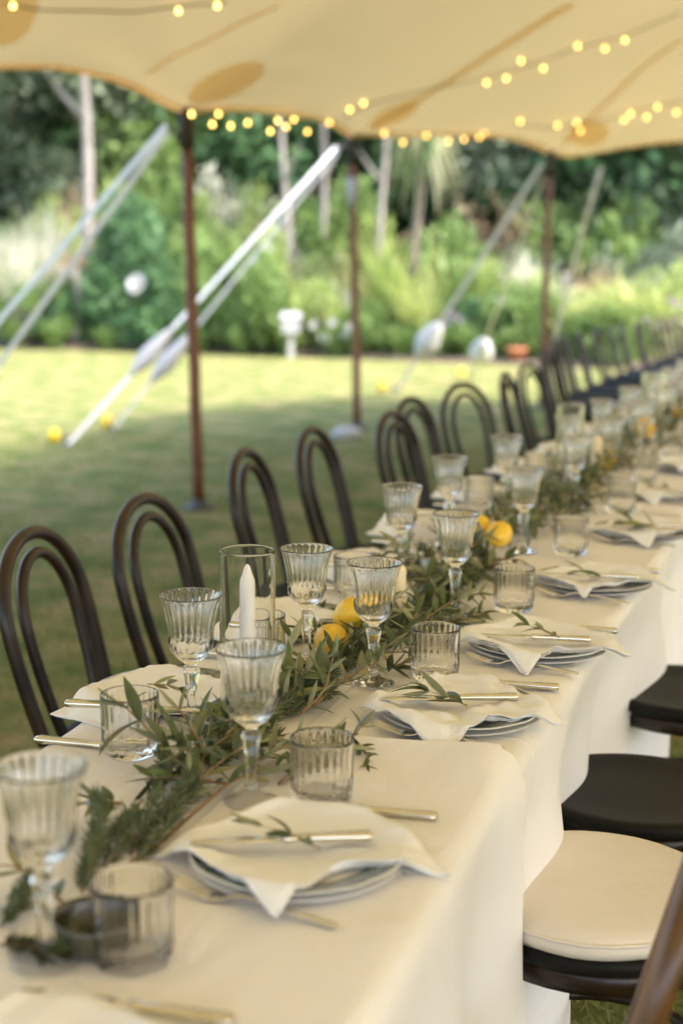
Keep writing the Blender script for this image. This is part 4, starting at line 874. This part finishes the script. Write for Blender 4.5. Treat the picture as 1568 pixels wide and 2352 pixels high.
def napkin_mesh(corners, seed, hump=.012, bites=(0, 0, 0, 0), grow=1.05):
    """folded square of linen draped over the plate, corners L,T,R,F about the plate centre; three folded layers"""
    cs = np.array(corners, float) * grow; r = np.random.default_rng(seed); n_ = 44; m_ = MB()
    U, W_ = np.meshgrid(np.linspace(0, 1, n_), np.linspace(0, 1, n_)); 
    def base(scale, sh, seed2):
        B_ = (1 - U)[..., None] * (1 - W_)[..., None] * cs[0] + U[..., None] * (1 - W_)[..., None] * cs[1] + U[..., None] * W_[..., None] * cs[2] + (1 - U)[..., None] * W_[..., None] * cs[3]
        mid = cs.mean(0)
        # edges pulled in or out: L-T (W=0), T-R (U=1), R-F (W=1), F-L (U=0)
        for k_, (amt, e, s_) in enumerate(((bites[0], (1 - W_) ** 3, U), (bites[1], U ** 3, W_), (bites[2], W_ ** 3, U), (bites[3], (1 - U) ** 3, W_))):
            B_ = B_ + ((mid - B_) * (amt * e * np.sin(math.pi * s_))[..., None])
        return mid + (B_ - mid) * scale + sh
    for lay in range(3):
        B_ = base(1 - .018 * lay + .01 * r.normal(), r.normal(0, .004, 2) * (lay > 0), lay)
        rad = np.hypot(B_[..., 0], B_[..., 1])
        z = np.where(rad < .134, .008 + .0115 * (rad / .134) ** 2.2, .0195 - .62 * (rad - .134))
        z = z + hump * vnoise(B_ * 17, seed) * np.clip(1.2 - rad / .2, .15, 1) + .004 * vnoise(B_ * 45, seed + 5)
        edge_d = np.minimum(np.minimum(U, 1 - U), np.minimum(W_, 1 - W_)); roll = .004 * np.exp(-(edge_d / .05) ** 2) + .007 * np.exp(-((U - .10) / .07) ** 2) * np.sin(math.pi * np.clip(W_, 0, 1)) ** .5 + .006 * np.sin(9.5 * U + seed) * np.exp(-((1 - W_) / .22) ** 2) * (1 - U)**.5 + .0025 * np.exp(-((W_ - .5) / .02) ** 2) + .002 * np.exp(-((U - .47) / .02) ** 2)
        gap = (.0020 + .0012 * vnoise(B_ * 30, seed + lay)) * (2 - lay)
        zt = np.maximum(z + gap + roll * (1 - .25 * lay), np.where(rad < .128, .006 + .0105 * (rad / .128) ** 2.5, -.003) + .0022 * (2 - lay)); top = np.dstack([B_, zt]); bot = np.dstack([B_, zt - .0016])
        V_ = np.vstack([top.reshape(-1, 3), bot.reshape(-1, 3)]); N_ = n_ * n_
        F_ = [(j * n_ + i, (j + 1) * n_ + i, (j + 1) * n_ + i + 1, j * n_ + i + 1) for j in range(n_ - 1) for i in range(n_ - 1)]
        # orientation up
        F_ = F_ + [tuple(N_ + q for q in f_[::-1]) for f_ in F_]
        bd = [i for i in range(n_)] + [j * n_ + n_ - 1 for j in range(1, n_)] + [(n_ - 1) * n_ + i for i in range(n_ - 2, -1, -1)] + [j * n_ for j in range(n_ - 2, 0, -1)]
        F_ += [(bd[q], bd[(q + 1) % len(bd)], N_ + bd[(q + 1) % len(bd)], N_ + bd[q]) for q in range(len(bd))]
        m_.add(V_, F_)
    return m_.build('napkin', [MT['napkin']])
def jit(cs, k_): q = np.random.default_rng(500 + k_); return [tuple(np.array(c) + q.normal(0, .012, 2)) for c in cs]
NAPR = [napkin_mesh(jit([(-.150, -.045), (-.03, .182), (.172, .005), (.015, -.160)], k_), 1 + k_, .009, (.06, -.05, .40 + .1 * math.sin(k_ * 2.1), .08 + .06 * math.cos(k_ * 1.7))) for k_ in range(7)]
NAPL = [napkin_mesh(jit([(-.155, -.12), (-.065, .14), (.13, .03), (.01, -.20)], 20 + k_), 31 + k_, .019, (-.11, .03, .14, .06)) for k_ in range(6)]

# ------------------------------------------------------------------ olive sprigs and branches
def leaf_mesh(L_, W_, curl, seed, under_up=False, top='leaf_top', und='leaf_under'):
    n_ = 7; V_ = []; t = np.linspace(0, 1, n_)
    wv = W_ * np.sin(math.pi * np.clip(t, .02, .985) ** .85) ** .8
    for lay, dz in ((0, .00025), (1, -.00025)):
        for i in range(n_):
            z = -curl * L_ * t[i] ** 2 + .02 * L_ * math.sin(3 * t[i] + seed)
            for sgn, zz in ((-1, .18), (0, 0), (1, .18)): V_.append((L_ * t[i], sgn * wv[i] / 2, z + zz * wv[i] * (1 if not under_up else -1) + dz))
    F_ = []; fm = []
    for lay in (0, 1):
        for i in range(n_ - 1):
            for k_ in (0, 1):
                a_ = lay * 21 + i * 3 + k_; q = (a_, a_ + 3, a_ + 4, a_ + 1); F_.append(q[::-1] if lay == 0 else q); fm.append((lay + (1 if under_up else 0)) % 2)
    F_ = [tuple(q) for q in F_]
    return mesh('leaf', V_, F_, [MT[top], MT[und]], True, fm)
LEAF = [leaf_mesh(.052, .0115, .12, 0), leaf_mesh(.060, .0125, .2, 1), leaf_mesh(.044, .012, .05, 2), leaf_mesh(.055, .0115, .1, 3, True), leaf_mesh(.048, .011, .05, 4, False, 'leaf_yellow', 'leaf_under')]
LEAFV = []
for me in LEAF:
    LEAFV.append((np.array([v_.co[:] for v_ in me.vertices]), [tuple(p_.vertices) for p_ in me.polygons], [p_.material_index for p_ in me.polygons]))
def frame(d, roll):
    d = Vector(d).normalized(); up = Vector((0, 0, 1)) if abs(d.z) < .95 else Vector((1, 0, 0)); s_ = up.cross(d).normalized(); u = d.cross(s_)
    s2 = s_ * math.cos(roll) + u * math.sin(roll); u2 = d.cross(s2)
    return Matrix((d, s2, u2)).transposed()
def olive_branch(path, lab, gap=.028, single=True, lsc=1.0, r0=.0026, name='olive_branch', cat='branch', grp='olive branches along the table', tipgap=.0, seed=None, floor=TZ + .004, wide=1.0, start=.12):
    rr_ = random.Random(seed if seed is not None else int(abs(path[0][0]) * 1e4 + path[0][1] * 1e3))
    pth = smooth_path(path, 24); o0 = pth[0].copy(); r = empty(name, tuple(o0))
    stm = part('stem', MB().add(*tube(pth - o0, np.linspace(r0, r0 * .35, 24), 6)).build('stem', [MT['stem']]), r)
    seg = np.linalg.norm(np.diff(pth, axis=0), axis=1); cum = np.r_[0, np.cumsum(seg)]; s_ = start * cum[-1]; turn = rr_.uniform(0, 3); m_ = MB()
    while s_ <= cum[-1] + 1e-6:
        p = np.array([np.interp(s_, cum, pth[:, q]) for q in range(3)]); q0 = np.array([np.interp(min(s_ + .01, cum[-1]), cum, pth[:, q]) for q in range(3)]); q1 = np.array([np.interp(max(s_ - .01, 0), cum, pth[:, q]) for q in range(3)])
        d = Vector(q0 - q1).normalized(); fr = frame(d, 0); last = s_ + gap > cum[-1]
        for k_ in ((0, 1, 2) if last else (0, 1)):
            a_ = turn + math.pi * k_ + rr_.uniform(-.3, .3); sp = rr_.uniform(.55, 1.05) * wide
            ld = d * math.cos(sp) + (fr @ Vector((0, math.cos(a_), math.sin(a_)))) * math.sin(sp)
            if k_ == 2: ld = d.copy()
            if p[2] + ld.z * .05 < floor: ld.z = max(ld.z, (floor - p[2]) / .05) + .08; ld.normalize()
            li = rr_.choice((0, 1, 2, 0, 3, 3, 4)); sc_ = lsc * rr_.uniform(.7, 1.15) * (.8 if last else 1); Mx = frame(ld, rr_.uniform(-.7, .7)).to_4x4()
            if single:
                o_ = part('leaf', LEAF[li], stm); o_.matrix_local = Matrix.Translation(Vector(p - o0)) @ Mx @ Matrix.Scale(sc_, 4)
            else:
                v_, f_, fm_ = LEAFV[li]; A = np.array((Mx.to_3x3() * sc_)); n0 = m_.n
                m_.v.append(v_ @ A.T + (p - o0)); m_.f += [tuple(i + n0 for i in q) for q in f_]; m_.m += [(2 if (li == 4 and x == 0) else x) for x in fm_]; m_.n += len(v_)
        turn += 1.57 + rr_.uniform(-.4, .4); s_ += gap * rr_.uniform(.8, 1.25)
    if not single:
        o_ = part('leaves', m_.build('leaves', [MT['leaf_top'], MT['leaf_under'], MT['leaf_yellow']]), r); o_['kind'] = 'stuff'
    return tag(r, lab, cat, grp)
def rosemary(path, lab, seed, n_=230, L_=.021, grp='rosemary sprigs along the table'):
    r2 = np.random.default_rng(seed); pth = smooth_path(path, 20); o0 = pth[0].copy(); r = empty('rosemary_sprig', tuple(o0))
    part('stem', MB().add(*tube(pth - o0, np.linspace(.0022, .001, 20), 5)).build('stem', [MT['stem']]), r)
    t = r2.uniform(.05, 1, n_) * 19; i = np.minimum(t.astype(int), 18); u = (t - i)[:, None]; p = pth[i] * (1 - u) + pth[i + 1] * u; d = pth[i + 1] - pth[i]; d /= np.linalg.norm(d, axis=1)[:, None]
    s_ = r2.normal(size=(n_, 3)); s_ -= d * (s_ * d).sum(1)[:, None]; s_ /= np.linalg.norm(s_, axis=1)[:, None]
    dd = d * .75 + s_ * .75; dd /= np.linalg.norm(dd, axis=1)[:, None]; l_ = L_ * r2.uniform(.6, 1.2, n_)[:, None]; w_ = np.cross(dd, s_); w_ /= np.linalg.norm(w_, axis=1)[:, None]; w_ *= .0012
    tip = p + dd * l_; tip[:, 2] = np.maximum(tip[:, 2], TZ + .006); mid = (p + tip) / 2 + s_ * .001; nn = s_ * .0006
    V_ = np.stack([p - w_ * .5, p + w_ * .5, mid + w_, tip, mid - w_, mid + nn], 1).reshape(-1, 3) - o0
    F_ = []
    for k_ in range(n_): b_ = k_ * 6; F_ += [(b_, b_ + 1, b_ + 2, b_ + 5), (b_ + 5, b_ + 2, b_ + 3), (b_, b_ + 5, b_ + 4), (b_ + 5, b_ + 3, b_ + 4)]
    o_ = part('needles', mesh('needles', V_, F_, [MT['needle']], False), r); o_['kind'] = 'stuff'
    return tag(r, lab, 'rosemary', grp)

# ------------------------------------------------------------------ place settings
def plate_top(): return TZ + .0075
def setting(cx, cy, gob, tum, side, idx, where, full=True, leaf=True):
    g = lambda s_: s_ + (' on the cushion side' if side > 0 else ' on the lawn side')
    o = obj('lower_plate', CHARGER, loc=(cx, cy, TZ + .0015)); tag(o, f'plain white lower plate, {where}', 'plate', g('lower plates'))
    o.scale = (.945, .945, .5)
    r = empty('dinner_plate', (cx, cy, TZ + .0062), .3 * idx); r.scale = (1, 1, .68); part('plate_body', PLATE_B, r); part('painted_rim', PLATE_R, r); part('well', PLATE_W, r)
    tag(r, f'white dinner plate with grey-green painted rim, {where}', 'plate', g('dinner plates'))
    nm = NAPR[idx % 7] if side > 0 else NAPL[idx % 6]; rz = random.uniform(-.08, .08)
    o = obj('napkin', nm, loc=(cx, cy, TZ + .0062), rot=(0, 0, rz)); tag(o, f'folded cream linen napkin over the plate, {where}', 'napkin', g('folded napkins'))
    o = obj('wine_goblet', GOB, loc=(gob[0], gob[1], TZ + .0015), rot=(0, 0, idx * .7)); tag(o, f'clear fluted crystal wine goblet, {where}', 'goblet', g('goblets'))
    o = obj('tumbler', TUM, loc=(tum[0], tum[1], TZ + .0015), rot=(0, 0, idx * .4)); tag(o, f'clear fluted crystal tumbler, {where}', 'tumbler', g('tumblers'))
    if not full: return
    if side > 0:
        fork((cx - .112, cy - .118, TZ + .002), R(-9) + random.uniform(-.09, .07), f'silver fork beside the plate, {where}')
        knife((cx - .093, cy + .163, TZ + .002), R(2) + random.uniform(-.07, .05), f'silver table knife half under the napkin, {where}')
        knife((cx - .118, cy - .062, TZ + .0305), R(20) + random.uniform(-.16, .12), f'silver butter knife lying on the napkin, {where}', 'butter knives on napkins', R(1))
        if leaf:
            z = TZ + .037; a_ = random.uniform(-.8, .9); b0 = np.array([cx + random.uniform(.0, .06), cy - random.uniform(.03, .07), z]); tip = b0 + [-.085 * math.cos(a_), -.085 * math.sin(a_) * .3 + .03, .006]
            olive_branch([b0, (b0 + tip) / 2 + [0, .004, .002], tip], f'small olive sprig tucked on the napkin, {where}', .036, True, 1.0 + .35 * ((idx * 7) % 3) / 2, .0012, 'olive_sprig', 'sprig', 'olive sprigs on napkins', seed=idx, floor=z - .004, wide=.6)
    else:
        knife((cx + .115, cy - .245, TZ + .002), R(183), f'silver table knife beside the plate, {where}')
        knife((cx + .128, cy - .155, TZ + .040), R(189), f'silver butter knife lying on the napkin, {where}', 'butter knives on napkins')
        fork((cx + .125, cy + .155, TZ + .002), R(181), f'silver fork beyond the plate, {where}')
        if leaf:
            z = TZ + .043; b0 = np.array([cx - .02, cy - .05, z]); tip = b0 + [.09, -.03, .004]
            olive_branch([b0, (b0 + tip) / 2 + [0, .004, .003], tip], f'small olive sprig on the napkin, {where}', .034, True, .95, .0012, 'olive_sprig', 'sprig', 'olive sprigs on napkins', seed=60 + idx, floor=z - .004, wide=.6)
RP = [(-.60, .985), (-.537, 1.535), (-.477, 2.155), (-.428, 2.59), (-.400, 3.16), (-.362, 3.81)]
RG = [(-.70, 1.215), (-.66, 1.70), (-.658, 2.275), (-.635, 2.79), (-.620, 3.48), (-.60, 4.22)]
RTm = [(-.616, 1.245), (-.57, 1.728), (-.566, 2.345), (-.528, 2.875), (-.503, 3.50), (-.455, 4.155)]
for y in (4.48, 5.12, 5.76, 6.4, 7.05): RP.append((xc(y) + .22, y)); RG.append((xc(y) + .03, y + .27)); RTm.append((xc(y) + .14, y + .29))
rw = ['two places before the white-cushioned chair', 'one place before the white-cushioned chair', 'at the white-cushioned chair'] + [f'{ordn[i]} place past the white-cushioned chair' for i in range(12)]
for i in range(len(RP)): setting(*RP[i], RG[i], RTm[i], 1, i, rw[i], i < 7, i > 0 and i < 8)
LP = [(-.945, 2.075), (-.905, 2.60), (-.905, 3.17), (-.90, 3.72), (-.885, 4.32)]
LG = [(-.856, 1.952), (-.805, 2.35), (-.833, 3.10), (-.842, 3.61), (-.79, 4.12)]
LTm = [(-.898, 1.822), (-.884, 2.33), (-.882, 2.885), (-.87, 3.46), (-.86, 4.08)]
for k_ in range(10): y = 4.92 + .6 * k_; LP.append((xc(y) - .25, y)); LG.append((xc(y) - .14, y - .17)); LTm.append((xc(y) - .23, y - .23))
lw_ = ['lawn-side place with the tall candle glass'] + [f'{ordn[i]} lawn-side place past the tall candle glass' for i in range(20)]
for i in range(len(LP)): setting(*LP[i], LG[i], LTm[i], -1, i, lw_[i], i < 5, i < 5 and i != 1)

# ------------------------------------------------------------------ candles in glass cylinders
CYL = MB().add(*lathe([(0, 0), (.040, 0), (.0425, .002), (.0425, .0035), (.0425, .006), (.0426, .07), (.0428, .14), (.0430, .21), (.0431, .279), (.0431, .2825), (.0427, .2842), (.0420, .285), (.0413, .2842), (.0409, .2825), (.0409, .279), (.0408, .21), (.0406, .14), (.0404, .07), (.0403, .012), (.0398, .0085), (.036, .006), (.034, .006), (0, .006)], 64)).build('glass_cylinder', [MT['cylglass']])
def candle(x, y, h, rad, mat, lab, glab, tilt=0.0, cyl=True, csc=(1, 1, 1)):
    if cyl:
        o = obj('glass_cylinder', CYL, loc=(x, y, TZ + .0015), rot=(0, tilt, 0), sc=csc); tag(o, glab, 'glass cylinder', 'candle cylinders on the table')
    r = empty('candle', (x, y, TZ + (.009 if cyl else .0015))); r.rotation_euler = (0, tilt, 0)
    part('wax', MB().add(*lathe([(0, 0), (rad, 0), (rad, .01), (rad * .98, h * .5), (rad * .94, h * .86), (rad * .90, h * .90), (rad * .55, h * .945), (rad * .42, h * .97), (rad * .25, h * .99), (0, h)], 24)).build('wax', [mat]), r)
    part('wick', MB().add(*tube([(0, 0, h * .99), (.001, 0, h + .008), (.003, 0, h + .014)], .0009, 5)).build('wick', [MT['wick']]), r)
    tag(r, lab, 'candle', 'candles on the table')
candle(-.776, 1.985, .255, .0125, MT['wax'], 'white taper candle inside the clear cylinder beside the draped napkin', 'tall clear glass cylinder round a white taper, beside the draped napkin')
candle(-.733, 2.70, .125, .019, MT['creamwax'], 'short cream candle standing in the greenery behind the lemon pair', '', cyl=False)
candle(-.655, 4.46, .20, .0125, MT['wax'], 'white taper candle inside the second clear cylinder, past the candle-side lemons', 'clear glass cylinder round a taper, second along the garland')
candle(-.590, 4.62, .17, .019, MT['creamwax'], 'cream candle beside the second glass cylinder', '', cyl=False)
for i, y in enumerate((5.9, 7.3, 8.7)): candle(xc(y) - .03, y, .20, .0125, MT['wax'], f'white taper candle inside the {ordn[i + 2]} clear cylinder along the garland', f'clear glass cylinder round a taper, {ordn[i + 2]} along the garland')

# ------------------------------------------------------------------ lemons
LEM = MB().add(*lathe([(0, -.041), (.004, -.040), (.008, -.037), (.015, -.032), (.022, -.024), (.0265, -.012), (.028, 0), (.0265, .012), (.022, .023), (.015, .031), (.008, .0365), (.0045, .040), (0, .042)], 30, lambda i, a, z: 1 + .012 * np.sin(3 * a + 60 * z))).build('lemon', [MT['lemon']])
for i, (x, y, dz, rx, rz, lab) in enumerate(((-.770, 2.385, .012, 80, 30, 'yellow lemon under the olive leaves beside the goblet stem, lower of the pair'), (-.748, 2.465, .048, 70, 110, 'yellow lemon resting above another among olive leaves by the goblet'),
        (-.722, 3.43, .040, 86, 20, 'yellow lemon in the greenery, half behind its neighbour past the short cream candle'), (-.662, 3.385, .034, 78, 170, 'yellow lemon with its tip showing, touching the next lemon past the cream candle'),
        (-.53, 5.55, .06, 80, 60, 'lemon in the greenery beyond the second glass cylinder'), (-.575, 4.78, .03, 84, 10, 'lemon half hidden beside the second cream candle'), (-.49, 6.7, .01, 80, 40, 'lemon far along the garland past the third cylinder'), (-.45, 7.6, .01, 80, 90, 'lemon farthest along the garland'))):
    o = obj('lemon', LEM, loc=(x, y, TZ + .029 + dz), rot=(R(rx), 0, R(rz)), sc=(1.12, 1.12, 1.12)); tag(o, lab, 'lemon', 'lemons in the garland')
# small dark bowl
p = onz(225, 2130, TZ + .03)
o = obj('small_bowl', MB().add(*lathe([(0, 0), (.022, 0), (.034, .008), (.043, .022), (.047, .038), (.0475, .044), (.0455, .044), (.044, .037), (.038, .02), (.026, .009), (0, .007)], 40)).build('small_bowl', [MT['bowl']]), loc=(p[0], p[1], TZ + .0015)); tag(o, 'small dark glazed bowl beside the tumbler and rosemary', 'bowl')

# ------------------------------------------------------------------ the garland
def T3(px, py, z=.0): q = onz(px, py, TZ + z); return q
ob = lambda pts, lab, **k: olive_branch([T3(*p) for p in pts], lab, **k)
ob([(300, 1982, .006), (380, 1925, .012), (470, 1845, .018), (545, 1788, .022), (650, 1762, .02), (720, 1745, .02)], 'bare curved brown olive stem arching towards the goblet, leafy only at its tip', start=.62, r0=.0034)
ob([(440, 1780, .02), (385, 1720, .05), (320, 1655, .085), (275, 1610, .10)], 'olive spray with large drooping dark leaves rising in front of the lawn-side tumbler', lsc=1.65, gap=.036)
ob([(470, 1760, .02), (455, 1700, .06), (420, 1640, .10), (385, 1600, .12)], 'upright olive spray in front of the tall candle glass', lsc=1.05, gap=.03)
ob([(520, 1800, .012), (450, 1790, .03), (380, 1785, .035), (330, 1790, .03)], 'olive branch with broad leaves lying below the draped napkin', lsc=1.2, gap=.03)
ob([(390, 1860, .01), (450, 1800, .03), (520, 1740, .045), (600, 1700, .05)], 'leafy olive branch running under the foremost goblet stem', gap=.024)
ob([(560, 1770, .012), (620, 1730, .03), (700, 1700, .035), (770, 1690, .03)], 'olive branch reaching towards the white-cushion place', gap=.024)
ob([(640, 1800, .008), (730, 1740, .02), (800, 1700, .03), (840, 1655, .05)], 'young yellowish olive tip standing beside the tumbler and plate', gap=.026)
ob([(740, 1690, .008), (800, 1700, .012), (840, 1730, .01), (845, 1760, .006)], 'short olive twig with dark round leaves beside the tumbler', gap=.02, lsc=.6)
ob([(690, 1640, .012), (740, 1590, .04), (760, 1530, .075), (770, 1480, .11)], 'upright olive spray with silvery leaves in front of the lemon pair', gap=.026, lsc=1.05)
ob([(720, 1620, .02), (790, 1560, .035), (850, 1530, .05), (920, 1490, .055)], 'silvery olive branch crossing behind the goblet stem at the cushioned place', gap=.026, lsc=1.1)
ob([(800, 1560, .01), (870, 1500, .04), (930, 1450, .06), (960, 1400, .075)], 'olive branch rising towards the short cream candle', gap=.026)
ob([(760, 1480, .03), (720, 1450, .05), (690, 1440, .06)], 'olive tip reaching to the lawn-side napkin', gap=.024)
ob([(880, 1540, .008), (930, 1520, .02), (950, 1490, .03), (960, 1460, .05)], 'olive tip between goblet stem and tumbler', gap=.024)
ob([(640, 1720, .015), (600, 1690, .04), (560, 1665, .06), (520, 1650, .075)], 'olive branch in front of the candle glass foot', gap=.024)
ob([(150, 2080, .01), (90, 2020, .03), (30, 1990, .045), (-20, 1990, .05)], 'olive tip behind the foremost goblet stem', gap=.026, lsc=1.1)
ob([(900, 1480, .01), (980, 1420, .03), (1040, 1380, .035), (1110, 1360, .03)], 'olive branch with brown stem behind the second goblet stem', gap=.025)
ob([(940, 1440, .02), (960, 1400, .05), (950, 1360, .08)], 'broad-leaved olive tip beside the short cream candle', gap=.024, lsc=1.2)
ob([(1010, 1440, .008), (1070, 1420, .015), (1120, 1405, .012)], 'olive twig lying between goblet and tumbler past the cushioned place', gap=.022)
ob([(720, 1405, .006), (780, 1402, .02), (840, 1395, .02)], 'olive twig across the lawn-side napkin beyond the candle', gap=.02, lsc=.95)
rs = lambda pts, lab, seed, **k: rosemary([T3(*p) for p in pts], lab, seed, **k)
rs([(215, 1990, .01), (225, 1930, .03), (225, 1870, .05), (225, 1830, .065)], 'dark rosemary tip standing upright at the foremost end of the garland', 1, n_=300)
rs([(300, 1960, .008), (340, 1900, .02), (390, 1840, .03), (430, 1790, .04)], 'rosemary sprig beside the bare brown stem', 2, n_=280)
rs([(180, 2030, .008), (215, 1960, .015), (270, 1900, .02), (320, 1860, .02)], 'dark rosemary sprig lying along the bare brown stem', 3, n_=260)
rs([(590, 1640, .01), (650, 1620, .02), (710, 1590, .025), (770, 1560, .03)], 'dense dark rosemary sprig in front of the lemon pair', 4, n_=340, L_=.024)
rs([(600, 1610, .012), (660, 1590, .03), (720, 1560, .04)], 'dark rosemary sprig behind the foremost goblet', 5, n_=300)
rs([(640, 1650, .008), (700, 1610, .02), (760, 1590, .025)], 'rosemary sprig under the silvery olive spray', 6, n_=280)
rs([(480, 1760, .01), (560, 1720, .02), (640, 1690, .02)], 'rosemary sprig under the leafy olive branch', 7)
rs([(940, 1470, .008), (990, 1430, .02), (1040, 1390, .025)], 'rosemary sprig past the short cream candle', 8, n_=300)
rs([(960, 1490, .006), (1010, 1450, .012), (1050, 1430, .01)], 'rosemary sprig at the second goblet foot', 9, n_=260)
rs([(870, 1500, .01), (930, 1450, .02), (990, 1400, .025)], 'rosemary sprig beside the goblet at the cushioned place', 10)
rs([(0, 2170, .008), (60, 2170, .02), (110, 2190, .02), (150, 2160, .03)], 'dark rosemary sprig at the foremost goblet foot', 11, n_=260)
rs([(120, 2190, .006), (160, 2180, .015), (200, 2150, .02)], 'rosemary tip between the foremost goblet and tumbler', 12, n_=240)
rs([(20, 2080, .01), (60, 2030, .025), (90, 1990, .03)], 'rosemary sprig behind the foremost goblet', 13, n_=220)
rs([(0, 2130, .006), (30, 2090, .02), (70, 2050, .02)], 'loose rosemary sprig lying apart near the foremost goblet', 14, n_=200)
for i, (a, b_, c_) in enumerate((((205, 2000, .01), (215, 1930, .03), (245, 1850, .05)), ((240, 1990, .008), (280, 1930, .02), (300, 1870, .035)), ((310, 1990, .006), (350, 1930, .02), (400, 1870, .03)), ((270, 1960, .01), (330, 1890, .03), (360, 1830, .045)), ((190, 2050, .006), (200, 1990, .02), (210, 1930, .035)), ((350, 1900, .01), (410, 1850, .02), (460, 1800, .03)))):
    rs([a, b_, c_], 'rosemary sprig in the dark tuft at the foremost end of the garland', 600 + i, n_=150, L_=.024, grp='rosemary tuft at the near end')
GX = lambda yy: float(np.interp(yy, [1.2, 1.9, 2.2, 2.6, 3.2], [-.80, -.775, -.735, -.695, -.70]))
for i, yy in enumerate(np.arange(1.62, 3.3, .06)):
    rr_ = random.Random(300 + i); a_ = rr_.uniform(-.7, .7) + (math.pi if i % 3 == 0 else 0); l_ = rr_.uniform(.13, .2); x0 = GX(yy) + rr_.uniform(-.03, .03); h_ = rr_.uniform(.015, .075)
    pts = [np.array([x0, yy, TZ + .010]), np.array([x0 + math.sin(a_) * l_ * .3, yy + math.cos(a_) * l_ * .5, TZ + .022 + h_ * .5]), np.array([x0 + math.sin(a_) * l_ * .6, yy + math.cos(a_) * l_, TZ + .012 + h_])]
    olive_branch(pts, 'leafy olive twig in the thick of the garland between candle glass and second lemon pair', .024, True, (1.0, 1.3, 1.15)[i % 3], grp='olive twigs in the garland', seed=300 + i)
    pts = [np.array([x0 + rr_.uniform(-.04, .04), yy + .03, TZ + .008]), np.array([x0 + .02, yy + .09, TZ + .022]), np.array([x0 + rr_.uniform(-.05, .05), yy + .15, TZ + .03])]
    rosemary(pts, 'rosemary sprig in the thick of the garland between candle glass and second lemon pair', 400 + i, n_=230, L_=.023, grp='rosemary sprigs in the garland')
# further along: fuller heap of mixed greenery
y = 2.95; i = 0
while y < 9.5:
    x0 = xc(y) - .04 + random.uniform(-.05, .05); a_ = random.uniform(-.9, .9) + (math.pi if random.random() < .35 else 0); l_ = random.uniform(.14, .22); h_ = random.uniform(.03, .12)
    pts = [np.array([x0, y, TZ + .012]), np.array([x0 + math.sin(a_) * l_ * .5 * .6, y + math.cos(a_) * l_ * .5, TZ + .03 + h_ * .5]), np.array([x0 + math.sin(a_) * l_ * .6, y + math.cos(a_) * l_, TZ + .02 + h_])]
    if 3.24 < y < 3.5: y += .055; i += 1; continue
    if i % 3 == 2 and y < 6: rosemary(pts, 'rosemary sprig in the far heap of greenery along the table', 100 + i, n_=200, L_=.024, grp='far rosemary sprigs along the table')
    else: olive_branch(pts, 'olive branch in the far heap of greenery along the table', .024, False, 1.05, grp='far olive branches along the table', seed=i)
    for q_ in (-1, 1):
        x1 = x0 + q_ * random.uniform(.03, .075); a2 = random.uniform(-1.3, 1.3) + (math.pi if random.random() < .4 else 0); h2 = random.uniform(.015, .06)
        p2_ = [np.array([x1, y, TZ + .012]), np.array([x1 + math.sin(a2) * .05, y + math.cos(a2) * .07, TZ + .02 + h2]), np.array([x1 + math.sin(a2) * .09, y + math.cos(a2) * .13, TZ + .015 + h2])]
        if i % 2 == (q_ > 0): olive_branch(p2_, 'olive branch in the far heap of greenery along the table', .022, False, 1.2, grp='far olive branches along the table', seed=1000 + 2 * i + q_)
    y += .055 if y < 5 else .10; i += 1
